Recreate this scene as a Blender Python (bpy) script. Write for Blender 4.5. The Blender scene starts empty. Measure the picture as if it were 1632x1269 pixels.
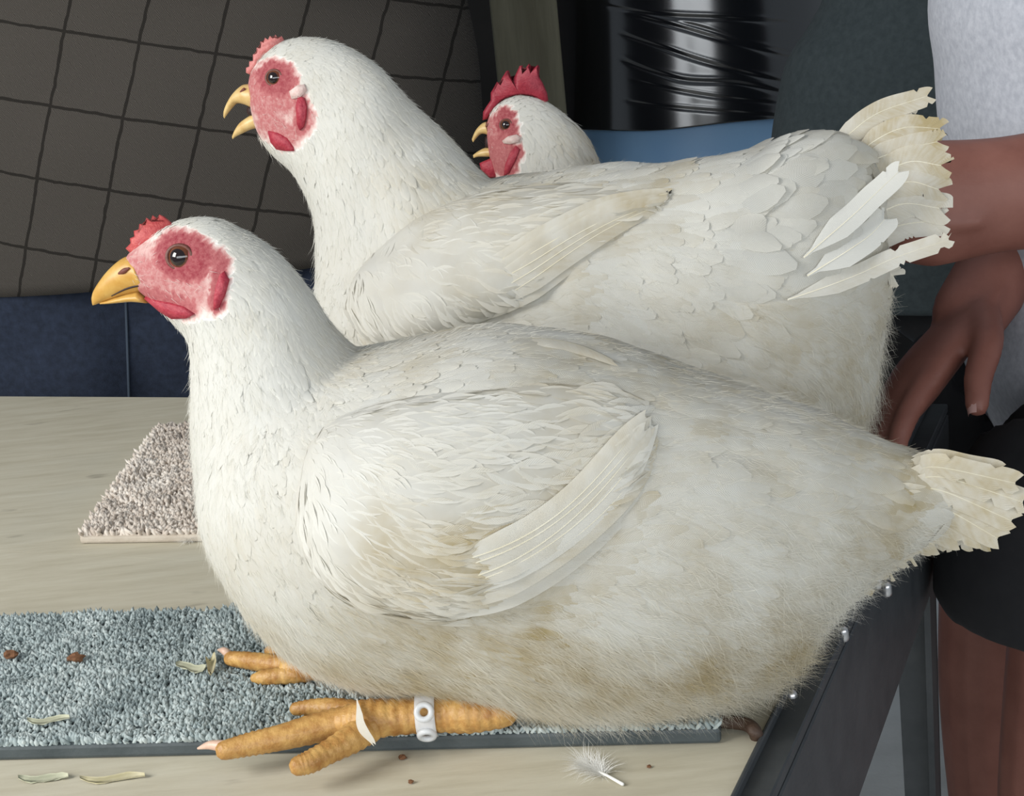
import bpy, bmesh, math, random
import numpy as np
from mathutils import Vector, Matrix, noise as mnoise
from mathutils.bvhtree import BVHTree

random.seed(7)
RNG = np.random.default_rng(7)
SC = bpy.context.scene
COL = SC.collection
R = math.radians

# ------------------------------------------------------------------ camera
F, CX, CY = 2400.0, 816.0, 634.5            # focal length and centre in pixels of the 1632x1269 photograph
TABLE = 0.76                                # table top height
CAM = np.array([0.0, 0.0, TABLE + 0.367])
PITCH, ROLL = R(16), R(-6)
_f = np.array([0.0, math.cos(PITCH), -math.sin(PITCH)])
_r0 = np.array([1.0, 0.0, 0.0])
_u0 = np.cross(_r0, _f)
RV = math.cos(ROLL) * _r0 + math.sin(ROLL) * _u0
UV_ = -math.sin(ROLL) * _r0 + math.cos(ROLL) * _u0
FV = _f
cd = bpy.data.cameras.new('camera')
cam = bpy.data.objects.new('camera', cd)
COL.objects.link(cam)
cd.sensor_width = 36.0
cd.lens = F / 1632.0 * 36.0
cd.clip_start = 0.02
m = Matrix.Identity(4)
for i in range(3):
    m[i][0], m[i][1], m[i][2], m[i][3] = RV[i], UV_[i], -FV[i], CAM[i]
cam.matrix_world = m
SC.camera = cam

# ------------------------------------------------------------------ light
SC.view_settings.view_transform = 'Standard'
SC.view_settings.look = 'None'
SC.view_settings.gamma = 1.0
SC.view_settings.use_curve_mapping = False
SC.view_settings.exposure = 0.14
w = bpy.data.worlds.new('world')
SC.world = w
w.use_nodes = True
bg = w.node_tree.nodes['Background']
bg.inputs[0].default_value = (0.80, 0.90, 1.0, 1)
bg.inputs[1].default_value = 0.24


def area(name, loc, target, sx, sy, power, col):
    l = bpy.data.lights.new(name, 'AREA')
    l.shape = 'RECTANGLE'
    l.size, l.size_y = sx, sy
    l.energy = power
    l.color = col
    o = bpy.data.objects.new(name, l)
    o.location = loc
    o.rotation_euler = (Vector(target) - Vector(loc)).to_track_quat('-Z', 'Y').to_euler()
    COL.objects.link(o)
    return o


area('window_daylight', (-1.35, 0.18, 1.62), (-0.05, 0.78, 0.9), 0.8, 0.8, 24.0, (1.0, 0.985, 0.95))
area('window_band_daylight', (0.30, -1.60, 1.40), (0.30, 2.2, 0.95), 4.6, 0.75, 42.0, (0.93, 0.97, 1.0))

# ------------------------------------------------------------------ pixel helpers


def ray(px, py):
    return RV * ((px - CX) / F) - UV_ * ((py - CY) / F) + FV


def on_z(px, py, z):
    d = ray(px, py)
    return CAM + d * ((z - CAM[2]) / d[2])


def on_y(px, py, y):
    d = ray(px, py)
    return CAM + d * (y / d[1])


def project(P):
    Q = np.asarray(P) - CAM
    zc = Q @ FV
    return np.stack([CX + F * (Q @ RV) / zc, CY - F * (Q @ UV_) / zc], -1)


class Plane:
    """the upright middle plane of a hen: side to side is its normal"""

    def __init__(self, p0, deg):
        a = R(deg)
        self.p0 = np.array(p0, float)
        self.n = np.array([-math.sin(a), -math.cos(a), 0.0])
        self.e = np.array([math.cos(a), -math.sin(a), 0.0])

    def at(self, px, py, w=0.0):
        d = ray(px, py)
        t = (w - (CAM - self.p0) @ self.n) / (d @ self.n)
        return CAM + d * t

    def mirror(self, P):
        P = np.asarray(P, float)
        k = (P - self.p0) @ self.n
        return P - 2 * k[..., None] * self.n

    def lat(self, P):
        return (np.asarray(P) - self.p0) @ self.n

    def scale(self, px, py):
        return float(np.linalg.norm(self.at(px + 10, py) - self.at(px, py)) / 10)


# ------------------------------------------------------------------ materials
MATS = {}


def nodes_of(name):
    mt = bpy.data.materials.new(name)
    mt.use_nodes = True
    nt = mt.node_tree
    b = nt.nodes['Principled BSDF']
    MATS[name] = mt
    return mt, nt, b


def nd(nt, kind, **kw):
    n = nt.nodes.new(kind)
    for k, v in kw.items():
        setattr(n, k, v)
    return n


def ramp(nt, fac, stops):
    n = nt.nodes.new('ShaderNodeValToRGB')
    el = n.color_ramp.elements
    while len(el) < len(stops):
        el.new(0.5)
    for e, (p, c) in zip(el, stops):
        e.position = p
        e.color = (*c, 1)
    nt.links.new(fac, n.inputs[0])
    return n.outputs[0]


def noise_tex(nt, scale, detail=4, rough=0.6, coord='Object', stretch=None):
    tc = nd(nt, 'ShaderNodeTexCoord')
    n = nd(nt, 'ShaderNodeTexNoise')
    n.inputs['Scale'].default_value = scale
    n.inputs['Detail'].default_value = detail
    n.inputs['Roughness'].default_value = rough
    if stretch:
        mp = nd(nt, 'ShaderNodeMapping')
        mp.inputs['Scale'].default_value = stretch[:3]
        if len(stretch) > 3:
            mp.inputs['Rotation'].default_value = (0, 0, stretch[3])
        nt.links.new(tc.outputs[coord], mp.inputs[0])
        nt.links.new(mp.outputs[0], n.inputs['Vector'])
    else:
        nt.links.new(tc.outputs[coord], n.inputs['Vector'])
    return n.outputs['Fac']


def bump(nt, b, fac, strength, dist=0.002):
    n = nd(nt, 'ShaderNodeBump')
    n.inputs['Strength'].default_value = strength
    n.inputs['Distance'].default_value = dist
    nt.links.new(fac, n.inputs['Height'])
    nt.links.new(n.outputs[0], b.inputs['Normal'])
    return n


def simple(name, c1, c2=None, scale=60, rough=0.6, bmp=0.0, bscale=None, metallic=0.0, spec=0.5, coord='Object', bdist=0.002, stretch=None):
    mt, nt, b = nodes_of(name)
    c2 = c2 or c1
    f = noise_tex(nt, scale, coord=coord, stretch=stretch)
    nt.links.new(ramp(nt, f, [(0.32, c1), (0.68, c2)]), b.inputs['Base Color'])
    b.inputs['Roughness'].default_value = rough
    b.inputs['Metallic'].default_value = metallic
    b.inputs['Specular IOR Level'].default_value = spec
    if bmp:
        bump(nt, b, noise_tex(nt, bscale or scale * 2, coord=coord, stretch=stretch), bmp, bdist)
    return mt


def mix_rgb(nt, fac, a, bb, mode='MIX'):
    n = nd(nt, 'ShaderNodeMix', data_type='RGBA', blend_type=mode)
    for sock, v in ((n.inputs[0], fac), (n.inputs[6], a), (n.inputs[7], bb)):
        if isinstance(v, (int, float)):
            sock.default_value = v
        elif isinstance(v, tuple):
            sock.default_value = (*v, 1)
        else:
            nt.links.new(v, sock)
    return n.outputs[2]


def math_n(nt, op, a, b=None, clamp=False):
    n = nd(nt, 'ShaderNodeMath', operation=op, use_clamp=clamp)
    for i, v in enumerate((a, b)):
        if v is None:
            continue
        if isinstance(v, (int, float)):
            n.inputs[i].default_value = v
        else:
            nt.links.new(v, n.inputs[i])
    return n.outputs[0]


WHITE, CREAM = (0.84, 0.83, 0.775), (0.53, 0.43, 0.235)


def plumage_mat(name, body=False, barb=True):
    """white feather; the attribute 'stain' says how far it is tinted from white to cream, 'red' how bare the skin of the face"""
    mt, nt, b = nodes_of(name)
    at = nd(nt, 'ShaderNodeAttribute', attribute_name='stain')
    nz = noise_tex(nt, 55, 3, 0.6)
    f = math_n(nt, 'MULTIPLY', at.outputs['Fac'], ramp_val(nt, nz, 0.3, 0.75, 0.45, 1.35), clamp=True)
    c = mix_rgb(nt, f, WHITE, CREAM)
    if body:
        rd = nd(nt, 'ShaderNodeAttribute', attribute_name='red')
        n2 = noise_tex(nt, 420, 5, 0.7)
        g = math_n(nt, 'MULTIPLY', rd.outputs['Fac'], ramp_val(nt, n2, 0.3, 0.7, 0.72, 1.12), clamp=True)
        skin = ramp(nt, g, [(0.0, WHITE), (0.25, (0.70, 0.50, 0.46)), (0.6, (0.46, 0.150, 0.150)), (1.0, (0.27, 0.030, 0.045))])
        has = math_n(nt, 'GREATER_THAN', rd.outputs['Fac'], 0.01)
        c = mix_rgb(nt, has, c, skin)
        c = mix_rgb(nt, math_n(nt, 'SUBTRACT', 1.0, has), c, (0.96, 0.96, 0.96), 'MULTIPLY')
        bn = bump(nt, b, n2, 0.5, 0.0012)
        nt.links.new(math_n(nt, 'MULTIPLY', has, .5), bn.inputs['Strength'])
    elif barb:
        uv = nd(nt, 'ShaderNodeUVMap')
        sp = nd(nt, 'ShaderNodeSeparateXYZ')
        nt.links.new(uv.outputs[0], sp.inputs[0])
        # barbs run out from the shaft at a slant
        ab = math_n(nt, 'ABSOLUTE', math_n(nt, 'SUBTRACT', sp.outputs[0], 0.5))
        ph = math_n(nt, 'SUBTRACT', math_n(nt, 'MULTIPLY', sp.outputs[1], 170.0), math_n(nt, 'MULTIPLY', ab, 90.0))
        sn = math_n(nt, 'SINE', ph)
        bump(nt, b, sn, 0.22, 0.0004)
    nt.links.new(c, b.inputs['Base Color'])
    b.inputs['Roughness'].default_value = 0.62
    b.inputs['Specular IOR Level'].default_value = 0.18
    b.inputs['Sheen Weight'].default_value = 0.08
    tr = nd(nt, 'ShaderNodeBsdfTranslucent')
    nt.links.new(c, tr.inputs[0])
    mx = nd(nt, 'ShaderNodeMixShader')
    mx.inputs[0].default_value = 0.28
    if body:
        nt.links.new(math_n(nt, 'MULTIPLY', math_n(nt, 'SUBTRACT', 1.0, has), .28), mx.inputs[0])
    nt.links.new(b.outputs[0], mx.inputs[1])
    nt.links.new(tr.outputs[0], mx.inputs[2])
    nt.links.new(mx.outputs[0], nt.nodes['Material Output'].inputs[0])
    return mt


def ramp_val(nt, v, a, b, lo, hi):
    n = nd(nt, 'ShaderNodeMapRange')
    for i, x in enumerate((a, b, lo, hi)):
        n.inputs[i + 1].default_value = x
    nt.links.new(v, n.inputs[0])
    return n.outputs[0]


M_BODY = plumage_mat('hen_skin_and_down', body=True)
M_FEATHER = plumage_mat('white_feather')
M_DOWN = plumage_mat('white_down', barb=False)
M_SHAFT = simple('feather_shaft', (0.72, 0.66, 0.48), (0.80, 0.76, 0.62), 80, 0.4)
M_COMB = simple('comb_red', (0.40, 0.035, 0.040), (0.55, 0.10, 0.09), 500, 0.5, 0.5, 900, bdist=0.0008)
M_COMB_DARK = simple('comb_crimson', (0.27, 0.012, 0.03), (0.36, 0.03, 0.05), 400, 0.5, 0.5, 700, bdist=0.0008)
M_COMB_PALE = simple('comb_pink', (0.50, 0.13, 0.12), (0.62, 0.24, 0.22), 500, 0.55, 0.5, 900, bdist=0.0008)
M_WATTLE = simple('wattle_red', (0.32, 0.012, 0.035), (0.45, 0.05, 0.07), 400, 0.5, 0.6, 800, bdist=0.0008)
M_LOBE_W = simple('ear_lobe_white', (0.74, 0.60, 0.55), (0.60, 0.40, 0.36), 300, 0.6, 0.3)
M_BEAK = simple('beak_horn', (0.58, 0.37, 0.13), (0.72, 0.53, 0.24), 120, 0.38, 0.15, 300, bdist=0.0005)
M_BEAK_ORANGE = simple('beak_orange_horn', (0.52, 0.27, 0.05), (0.64, 0.40, 0.11), 110, 0.38, 0.15, 300, bdist=0.0005)
M_DARK = simple('mouth_dark', (0.02, 0.006, 0.005), (0.03, 0.01, 0.01), 50, 0.6)
M_NOSTRIL = simple('nostril_brown', (0.16, 0.045, 0.03), None, 50, 0.6)
M_IRIS = simple('iris_amber', (0.115, 0.032, 0.012), (0.17, 0.052, 0.018), 900, 0.08, spec=0.8)
M_PUPIL = simple('pupil_black', (0.012, 0.005, 0.005), None, 50, 0.04, spec=0.9)
M_EYERIM = simple('eye_rim', (0.10, 0.032, 0.022), (0.17, 0.058, 0.038), 300, 0.5)
M_LEG = simple('shank_yellow_scales', (0.35, 0.155, 0.035), (0.64, 0.385, 0.125), 130, 0.42, 0.6, 420, bdist=0.001)
M_SOLE = simple('toe_pad_orange', (0.42, 0.16, 0.05), (0.50, 0.23, 0.08), 260, 0.5, 0.3)
M_CLAW = simple('claw_horn', (0.62, 0.40, 0.30), (0.72, 0.52, 0.40), 200, 0.4)


# ------------------------------------------------------------------ object helpers
class Root:
    def __init__(self, name, loc, label, cat, group=None):
        o = bpy.data.objects.new(name, None)
        o.empty_display_size = 0.05
        o.location = loc
        o['label'] = label
        o['category'] = cat
        if group:
            o['group'] = group
        COL.objects.link(o)
        self.o = o
        self.off = -Vector(loc)


def add_mesh(name, verts, faces, mat, root=None, parent=None, smooth=True, uvs=None, attrs=None, normals=None, mat_idx=None):
    me = bpy.data.meshes.new(name)
    me.from_pydata([tuple(v) for v in verts], [], [tuple(f) for f in faces])
    return finish(name, me, mat, root, parent, smooth, uvs, attrs, normals, mat_idx)


def finish(name, me, mat, root=None, parent=None, smooth=True, uvs=None, attrs=None, normals=None, mat_idx=None):
    mats = mat if isinstance(mat, (list, tuple)) else [mat]
    for k in mats:
        me.materials.append(k)
    if mat_idx is not None:
        me.polygons.foreach_set('material_index', np.asarray(mat_idx, np.int32))
    me.polygons.foreach_set('use_smooth', np.full(len(me.polygons), bool(smooth)))
    if uvs is not None:
        ul = me.uv_layers.new(name='UVMap')
        li = np.empty(len(me.loops), np.int32)
        me.loops.foreach_get('vertex_index', li)
        ul.data.foreach_set('uv', np.asarray(uvs, np.float32)[li].ravel())
    for k, v in (attrs or {}).items():
        a = me.attributes.new(k, 'FLOAT', 'POINT')
        a.data.foreach_set('value', np.asarray(v, np.float32))
    me.update()
    if normals is not None:
        me.normals_split_custom_set_from_vertices([tuple(n) for n in normals])
    o = bpy.data.objects.new(name, me)
    COL.objects.link(o)
    if root is not None:
        me.transform(Matrix.Translation(root.off))
        o.parent = parent or root.o
    return o


def tag(o, label, cat, group=None, kind=None):
    o['label'] = label
    o['category'] = cat
    if group:
        o['group'] = group
    if kind:
        o['kind'] = kind
    return o


def origin_to(o, loc):
    """move the origin of a one-mesh thing to its base"""
    o.data.transform(Matrix.Translation(-Vector(loc)))
    o.location = loc
    return o


def catmull(P, sub):
    P = np.asarray(P, float)
    E = np.vstack([2 * P[0] - P[1], P, 2 * P[-1] - P[-2]])
    out = []
    for i in range(1, len(E) - 2):
        p0, p1, p2, p3 = E[i - 1:i + 3]
        for k in range(sub):
            t = k / sub
            out.append(0.5 * (2 * p1 + (p2 - p0) * t + (2 * p0 - 5 * p1 + 4 * p2 - p3) * t * t + (3 * p1 - p0 - 3 * p2 + p3) * t ** 3))
    out.append(P[-1])
    return np.array(out)


def rings_to_mesh(rings, cap=True):
    n = len(rings[0])
    V = np.concatenate(rings)
    Fc = []
    for i in range(len(rings) - 1):
        for j in range(n):
            k = (j + 1) % n
            Fc.append((i * n + j, i * n + k, (i + 1) * n + k, (i + 1) * n + j))
    if cap:
        c0, c1 = len(V), len(V) + 1
        V = np.vstack([V, rings[0].mean(0), rings[-1].mean(0)])
        for j in range(n):
            k = (j + 1) % n
            Fc.append((c0, k, j))
            b = (len(rings) - 1) * n
            Fc.append((c1, b + j, b + k))
    return V, Fc


def px_loft(pl, st, sub=5, seg=32, power=1.0):
    """loft of rings between image points (tx,ty)-(bx,by), half as wide as w pixels sideways"""
    st = catmull(st, sub)
    rings = []
    th = np.linspace(0, 2 * math.pi, seg, endpoint=False)
    for tx, ty, bx, by, wd in st:
        wd = max(wd, 0.5)
        c = np.array([(tx + bx) / 2, (ty + by) / 2])
        h = np.array([(tx - bx) / 2, (ty - by) / 2])
        s = pl.scale(*c)
        rr = []
        for a in th:
            ca, sa = math.cos(a), math.sin(a)
            ca2 = math.copysign(abs(ca) ** power, ca)
            sa2 = math.copysign(abs(sa) ** power, sa)
            p = c + h * ca2
            rr.append(pl.at(p[0], p[1]) + pl.n * (sa2 * wd * s))
        rings.append(np.array(rr))
    return rings_to_mesh(rings)


def tube(P, rad, seg=12, sub=5, flat=None, ratio=1.0, ridge=0.0, ridge_n=0, dome=True):
    """round limb through points P with radii rad; flat = direction in which it is squeezed by ratio"""
    D = catmull(np.hstack([np.asarray(P, float), np.asarray(rad, float)[:, None]]), sub)
    C, rr = D[:, :3], np.maximum(D[:, 3], 1e-5)
    T = np.gradient(C, axis=0)
    T /= np.linalg.norm(T, axis=1)[:, None] + 1e-12
    ref = np.array(flat, float) if flat is not None else np.array([0.13, 0.21, 0.97])
    if flat is None and abs(T[0] @ ref) > 0.9:
        ref = np.array([0.9, 0.3, 0.1])
    rings = []
    L = np.linspace(0, 1, len(C))
    th = np.linspace(0, 2 * math.pi, seg, endpoint=False)
    if dome:
        # rounded ends
        t0, t1 = T[0], T[-1]
        C = np.vstack([C[0] - t0 * rr[0] * 0.85, C[0] - t0 * rr[0] * 0.5, C, C[-1] + t1 * rr[-1] * 0.5, C[-1] + t1 * rr[-1] * 0.85])
        rr = np.concatenate([[rr[0] * 0.45, rr[0] * 0.85], rr, [rr[-1] * 0.85, rr[-1] * 0.45]])
        T = np.vstack([T[0], T[0], T, T[-1], T[-1]])
        L = np.concatenate([[0, 0], L, [1, 1]])
    for c, r_, t, l in zip(C, rr, T, L):
        a = ref - t * (t @ ref)
        a /= np.linalg.norm(a) + 1e-12
        b = np.cross(t, a)
        k = 1 + ridge * (math.sin(l * ridge_n * 2 * math.pi) if ridge else 0)
        rings.append(np.array([c + r_ * (a * math.cos(x) * ratio * k + b * math.sin(x) * k) for x in th]))
    return rings_to_mesh(rings)


def join(parts):
    V, Fc, n = [], [], 0
    for v, f in parts:
        V.append(np.asarray(v))
        Fc += [tuple(i + n for i in q) for q in f]
        n += len(v)
    return np.concatenate(V), Fc


def remesh(name, parts, voxel, smooth_it=8, smooth_f=0.5):
    V, Fc = join(parts)
    me = bpy.data.meshes.new('tmp')
    me.from_pydata([tuple(v) for v in V], [], Fc)
    o = bpy.data.objects.new('tmp', me)
    COL.objects.link(o)
    md = o.modifiers.new('r', 'REMESH')
    md.mode = 'VOXEL'
    md.voxel_size = voxel
    if smooth_it:
        sm = o.modifiers.new('s', 'SMOOTH')
        sm.factor = smooth_f
        sm.iterations = smooth_it
    dg = bpy.context.evaluated_depsgraph_get()
    out = bpy.data.meshes.new_from_object(o.evaluated_get(dg))
    out.name = name
    bpy.data.objects.remove(o)
    bpy.data.meshes.remove(me)
    return out


def verts_of(me):
    V = np.empty(len(me.vertices) * 3)
    me.vertices.foreach_get('co', V)
    return V.reshape(-1, 3)


def norms_of(me):
    V = np.empty(len(me.vertices) * 3)
    me.vertex_normals.foreach_get('vector', V)
    return V.reshape(-1, 3)


def bvh_of(me):
    V = [Vector(v) for v in verts_of(me)]
    return BVHTree.FromPolygons(V, [tuple(p.vertices) for p in me.polygons])


def wob(P, freq, seed=0):
    """cheap smooth noise, about -1..1"""
    r = np.random.default_rng(seed)
    P = np.asarray(P)
    s = 0
    for k in range(6):
        d = r.normal(size=3)
        d /= np.linalg.norm(d)
        s = s + np.sin((P @ d) * freq * (0.6 + 0.9 * r.random()) + r.random() * 6.28 + 1.7 * np.sin(P @ r.normal(size=3) * freq * 0.4))
    return s / 3.0


# ------------------------------------------------------------------ setting
M_FLOOR = simple('concrete', (0.56, 0.56, 0.54), (0.68, 0.68, 0.655), 9, 0.85, 0.3, 80, coord='Object')  # grey raised so the floor under the table reads as lit
M_WALL = simple('dark_boards', (0.012, 0.011, 0.010), (0.02, 0.018, 0.017), 6, 0.9)


def box(x0, x1, y0, y1, z0, z1):
    V = [(x, y, z) for z in (z0, z1) for y in (y0, y1) for x in (x0, x1)]
    Fc = [(0, 2, 3, 1), (4, 5, 7, 6), (0, 1, 5, 4), (2, 6, 7, 3), (0, 4, 6, 2), (1, 3, 7, 5)]
    return np.array(V, float), Fc


def prism(poly, z0, z1):
    """upright prism over a ground polygon (counter-clockwise)"""
    n = len(poly)
    V = [(p[0], p[1], z0) for p in poly] + [(p[0], p[1], z1) for p in poly]
    Fc = [tuple(range(n - 1, -1, -1)), tuple(range(n, 2 * n))] + [(i, (i + 1) % n, n + (i + 1) % n, n + i) for i in range(n)]
    return np.array(V, float), Fc


def bevel(o, wd, seg=2):
    md = o.modifiers.new('bevel', 'BEVEL')
    md.width = wd
    md.segments = seg
    md.limit_method = 'ANGLE'
    return o


fl = add_mesh('floor', *box(-3.5, 3.5, -3.0, 3.6, -0.05, 0), M_FLOOR, smooth=False)
fl['kind'] = 'structure'
wl = add_mesh('wall_back', *box(-3.5, 3.5, 3.6, 3.7, 0, 2.7), M_WALL, smooth=False)
wl['kind'] = 'structure'

# ------------------------------------------------------------------ table


def table_wood():
    mt, nt, b = nodes_of('weathered_ply')
    f = noise_tex(nt, 14, 6, 0.65, stretch=(1.0, 7.0, 1.0, R(22)))
    g = noise_tex(nt, 7, 4, 0.6)
    c = ramp(nt, f, [(0.25, (0.46, 0.42, 0.315)), (0.5, (0.54, 0.50, 0.39)), (0.75, (0.60, 0.565, 0.455))])  # wood tones lifted to hold the daylit brightness under dimmer lamps
    c = mix_rgb(nt, ramp_val(nt, g, 0.5, 0.75, 0.0, 0.35), c, (0.50, 0.495, 0.42))
    st = noise_tex(nt, 16, 3, 0.5, stretch=(1.0, 3.0, 1.0, R(30)))
    c = mix_rgb(nt, ramp_val(nt, st, 0.66, 0.74, 0.0, 0.55), c, (0.22, 0.20, 0.155))
    nt.links.new(c, b.inputs['Base Color'])
    b.inputs['Roughness'].default_value = 0.75
    b.inputs['Specular IOR Level'].default_value = 0.25
    bump(nt, b, f, 0.25, 0.001)
    return mt


M_PLY = table_wood()
M_STEEL = simple('painted_steel', (0.045, 0.052, 0.058), (0.075, 0.082, 0.088), 22, 0.5, 0.12, 160, metallic=0.25, spec=0.5)
M_BOLT = simple('zinc_bolt', (0.55, 0.55, 0.56), (0.7, 0.7, 0.7), 200, 0.3, metallic=0.9)

A0 = on_z(1165, 1269, TABLE)[:2]
A1 = on_z(1476, 640, TABLE)[:2]
B0 = on_z(0, 632, TABLE)[:2]
dx = (A1 - B0) / np.linalg.norm(A1 - B0)
dy = (A1 - A0) / np.linalg.norm(A1 - A0)
FRONT_R = A1 - dy * 0.86
BACK_L = A1 - dx * 1.75
FRONT_L = FRONT_R - dx * 1.75
table = Root('table', (float((FRONT_L + A1)[0] / 2), float((FRONT_L + A1)[1] / 2), 0), 'plywood topped work table with grey steel frame under the hens', 'table')
P3 = lambda p: np.array([p[0], p[1]])
# two boards meet at a joint that shows behind the beige carpet
jt0 = on_z(0, 878, TABLE)[:2]


def line_x(p, d, q, e):
    A = np.array([d, -np.asarray(e)]).T
    t = np.linalg.solve(A, np.asarray(q) - np.asarray(p))
    return p + d * t[0]


JR, JL = line_x(A1, dy, jt0, dx), line_x(BACK_L, dy, jt0, dx)
gap = dy * 0.00008
for poly in ([JL + gap, JR + gap, A1, BACK_L], [FRONT_L, FRONT_R, JR - gap, JL - gap]):
    V, Fc = prism(poly, TABLE - 0.018, TABLE)
    add_mesh('table_board', V, Fc, M_PLY, table, smooth=False)
nx = dx                                                # outwards at the right end


def slab(p, q, out0, out1, z0, z1):
    """bar along p-q at the right end, from out0 to out1 beyond the edge"""
    poly = [p + nx * out0, p + nx * out1, q + nx * out1, q + nx * out0]
    return prism(poly, z0, z1)


o = add_mesh('edge_angle', *join([slab(FRONT_R - dy * 0.01, A1 + dy * 0.004, 0.0005, 0.016, TABLE - 0.010, TABLE - 0.003),
                                  slab(FRONT_R - dy * 0.01, A1 + dy * 0.004, 0.0005, 0.003, TABLE - 0.003, TABLE + 0.0025)]), M_STEEL, table, smooth=False)
bevel(o, 0.0008, 1)
RAIL = 0.105
o = add_mesh('end_rail', *slab(FRONT_R, A1, 0.010, 0.017, TABLE - 0.010 - RAIL, TABLE - 0.0105), M_STEEL, table, smooth=False)
bevel(o, 0.001, 1)
ob = bpy.data.meshes.new('bolt')
for px, py in ((1262, 1110), (1344, 1008), (1413, 937), (1398, 925)):
    q = on_z(px, py, TABLE - 0.003)
    v, f = tube([q - [0, 0, .003], q + [0, 0, 0.0008]], [0.0032, 0.003], seg=8, sub=1)
    add_mesh('bolt', v, f, M_BOLT, table)


def angle_leg(p, sx, sy, top, w0=0.036, w1=0.022):
    t = 0.005
    parts = []
    for (ax, bx) in ((dx * sx, dy * sy), (dy * sy, dx * sx)):
        ring = []
        for z, wd in ((0.0, w1), (top, w0)):
            a, b_ = ax * wd, bx * t
            for q in (p, p + a, p + a + b_, p + b_):
                ring.append((q[0], q[1], z))
        parts.append((np.array(ring), [(0, 3, 2, 1), (4, 5, 6, 7), (0, 1, 5, 4), (1, 2, 6, 5), (2, 3, 7, 6), (3, 0, 4, 7)]))
    return join(parts)


ZL = TABLE - 0.0185
for p, sx, sy in ((A1 + dx * 0.004 - dy * 0.0, -1, -1), (FRONT_R + dx * 0.009, -1, 1), (BACK_L, 1, -1), (FRONT_L, 1, 1)):
    o = add_mesh('leg', *angle_leg(np.asarray(p), sx, sy, ZL), M_STEEL, table, smooth=False)
for a, b_, s in ((FRONT_L, FRONT_R, dy), (BACK_L, A1, -dy)):
    poly = [a + s * 0.006, b_ + s * 0.006, b_ + s * 0.011, a + s * 0.011]
    if s is not dy:
        poly = poly[::-1]
    add_mesh('side_rail', *prism(poly, TABLE - 0.08, TABLE - 0.019), M_STEEL, table, smooth=False)


# ------------------------------------------------------------------ carpet mats
def carpet(name, corners, thick, base_mat, pile_mat, spacing, th, label, tr):
    """corners: front-left, front-right, back-right, back-left on the table; rubber-edged base with tufts on it"""
    c = [np.asarray(q)[:2] for q in corners]
    ctr = sum(c) / 4
    root = Root(name, (float(ctr[0]), float(ctr[1]), TABLE), label, 'mat')
    V, Fc = prism(c, TABLE + 0.0002, TABLE + thick)
    bevel(add_mesh('backing', V, Fc, base_mat, root, smooth=False), 0.002, 2)
    r = np.random.default_rng(len(name))
    L = np.linalg.norm(c[1] - c[0])
    D = np.linalg.norm(c[3] - c[0])
    nu, nv = int(L / spacing), int(D / spacing)
    U, W = np.meshgrid((np.arange(nu) + .5) / nu, (np.arange(nv) + .5) / nv)
    U = U.ravel() + r.uniform(-.5, .5, U.size) / nu
    W = W.ravel() + r.uniform(-.5, .5, W.size) / nv
    U, W = np.clip(U, .004, .996), np.clip(W, .01, .99)
    P = (c[0][None] * ((1 - U) * (1 - W))[:, None] + c[1][None] * (U * (1 - W))[:, None] + c[2][None] * (U * W)[:, None] + c[3][None] * ((1 - U) * W)[:, None])
    n = len(P)
    seg = 5
    lump = wob(np.c_[P, P[:, 0]], 140, 3)
    hgt = th * (0.75 + 0.35 * r.random(n) + 0.28 * lump)
    tilt = r.normal(0, 0.5, (n, 2)) * th
    rad = spacing * (0.50 + 0.30 * r.random(n))
    ang = np.linspace(0, 2 * np.pi, seg, endpoint=False)
    V = np.zeros((n, 2 * seg + 1, 3))
    for k, (fr, fz) in enumerate(((0.75, 0.0), (1.0, 0.62))):
        for j, a in enumerate(ang):
            q = 1 + r.uniform(-.22, .22, n)
            V[:, k * seg + j, 0] = P[:, 0] + rad * fr * q * math.cos(a) + tilt[:, 0] * fz
            V[:, k * seg + j, 1] = P[:, 1] + rad * fr * q * math.sin(a) + tilt[:, 1] * fz
            V[:, k * seg + j, 2] = TABLE + thick - 0.0006 + hgt * fz
    V[:, -1, 0] = P[:, 0] + tilt[:, 0]
    V[:, -1, 1] = P[:, 1] + tilt[:, 1]
    V[:, -1, 2] = TABLE + thick + hgt
    base = []
    for j in range(seg):
        k = (j + 1) % seg
        base.append((j, k, seg + k))
        base.append((j, seg + k, seg + j))
        base.append((seg + j, seg + k, 2 * seg))
    Fc = (np.array(base)[None] + (np.arange(n) * (2 * seg + 1))[:, None, None]).reshape(-1, 3)
    tone = np.repeat(r.random(n) * 0.6 + 0.4 * (0.5 + 0.5 * wob(np.c_[P, P[:, 0]], 60, 9)), 2 * seg + 1)
    me = bpy.data.meshes.new('carpet_pile')
    me.from_pydata(V.reshape(-1, 3).tolist(), [], Fc.tolist())
    o = finish('carpet_pile', me, pile_mat, root, attrs={'tone': tone})
    o['kind'] = 'stuff'
    return root


def pile_mat(name, a, b_, c):
    mt, nt, b = nodes_of(name)
    at = nd(nt, 'ShaderNodeAttribute', attribute_name='tone')
    nt.links.new(ramp(nt, at.outputs['Fac'], [(0.1, a), (0.5, b_), (0.9, c)]), b.inputs['Base Color'])
    b.inputs['Roughness'].default_value = 0.95
    b.inputs['Specular IOR Level'].default_value = 0.1
    return mt


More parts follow.
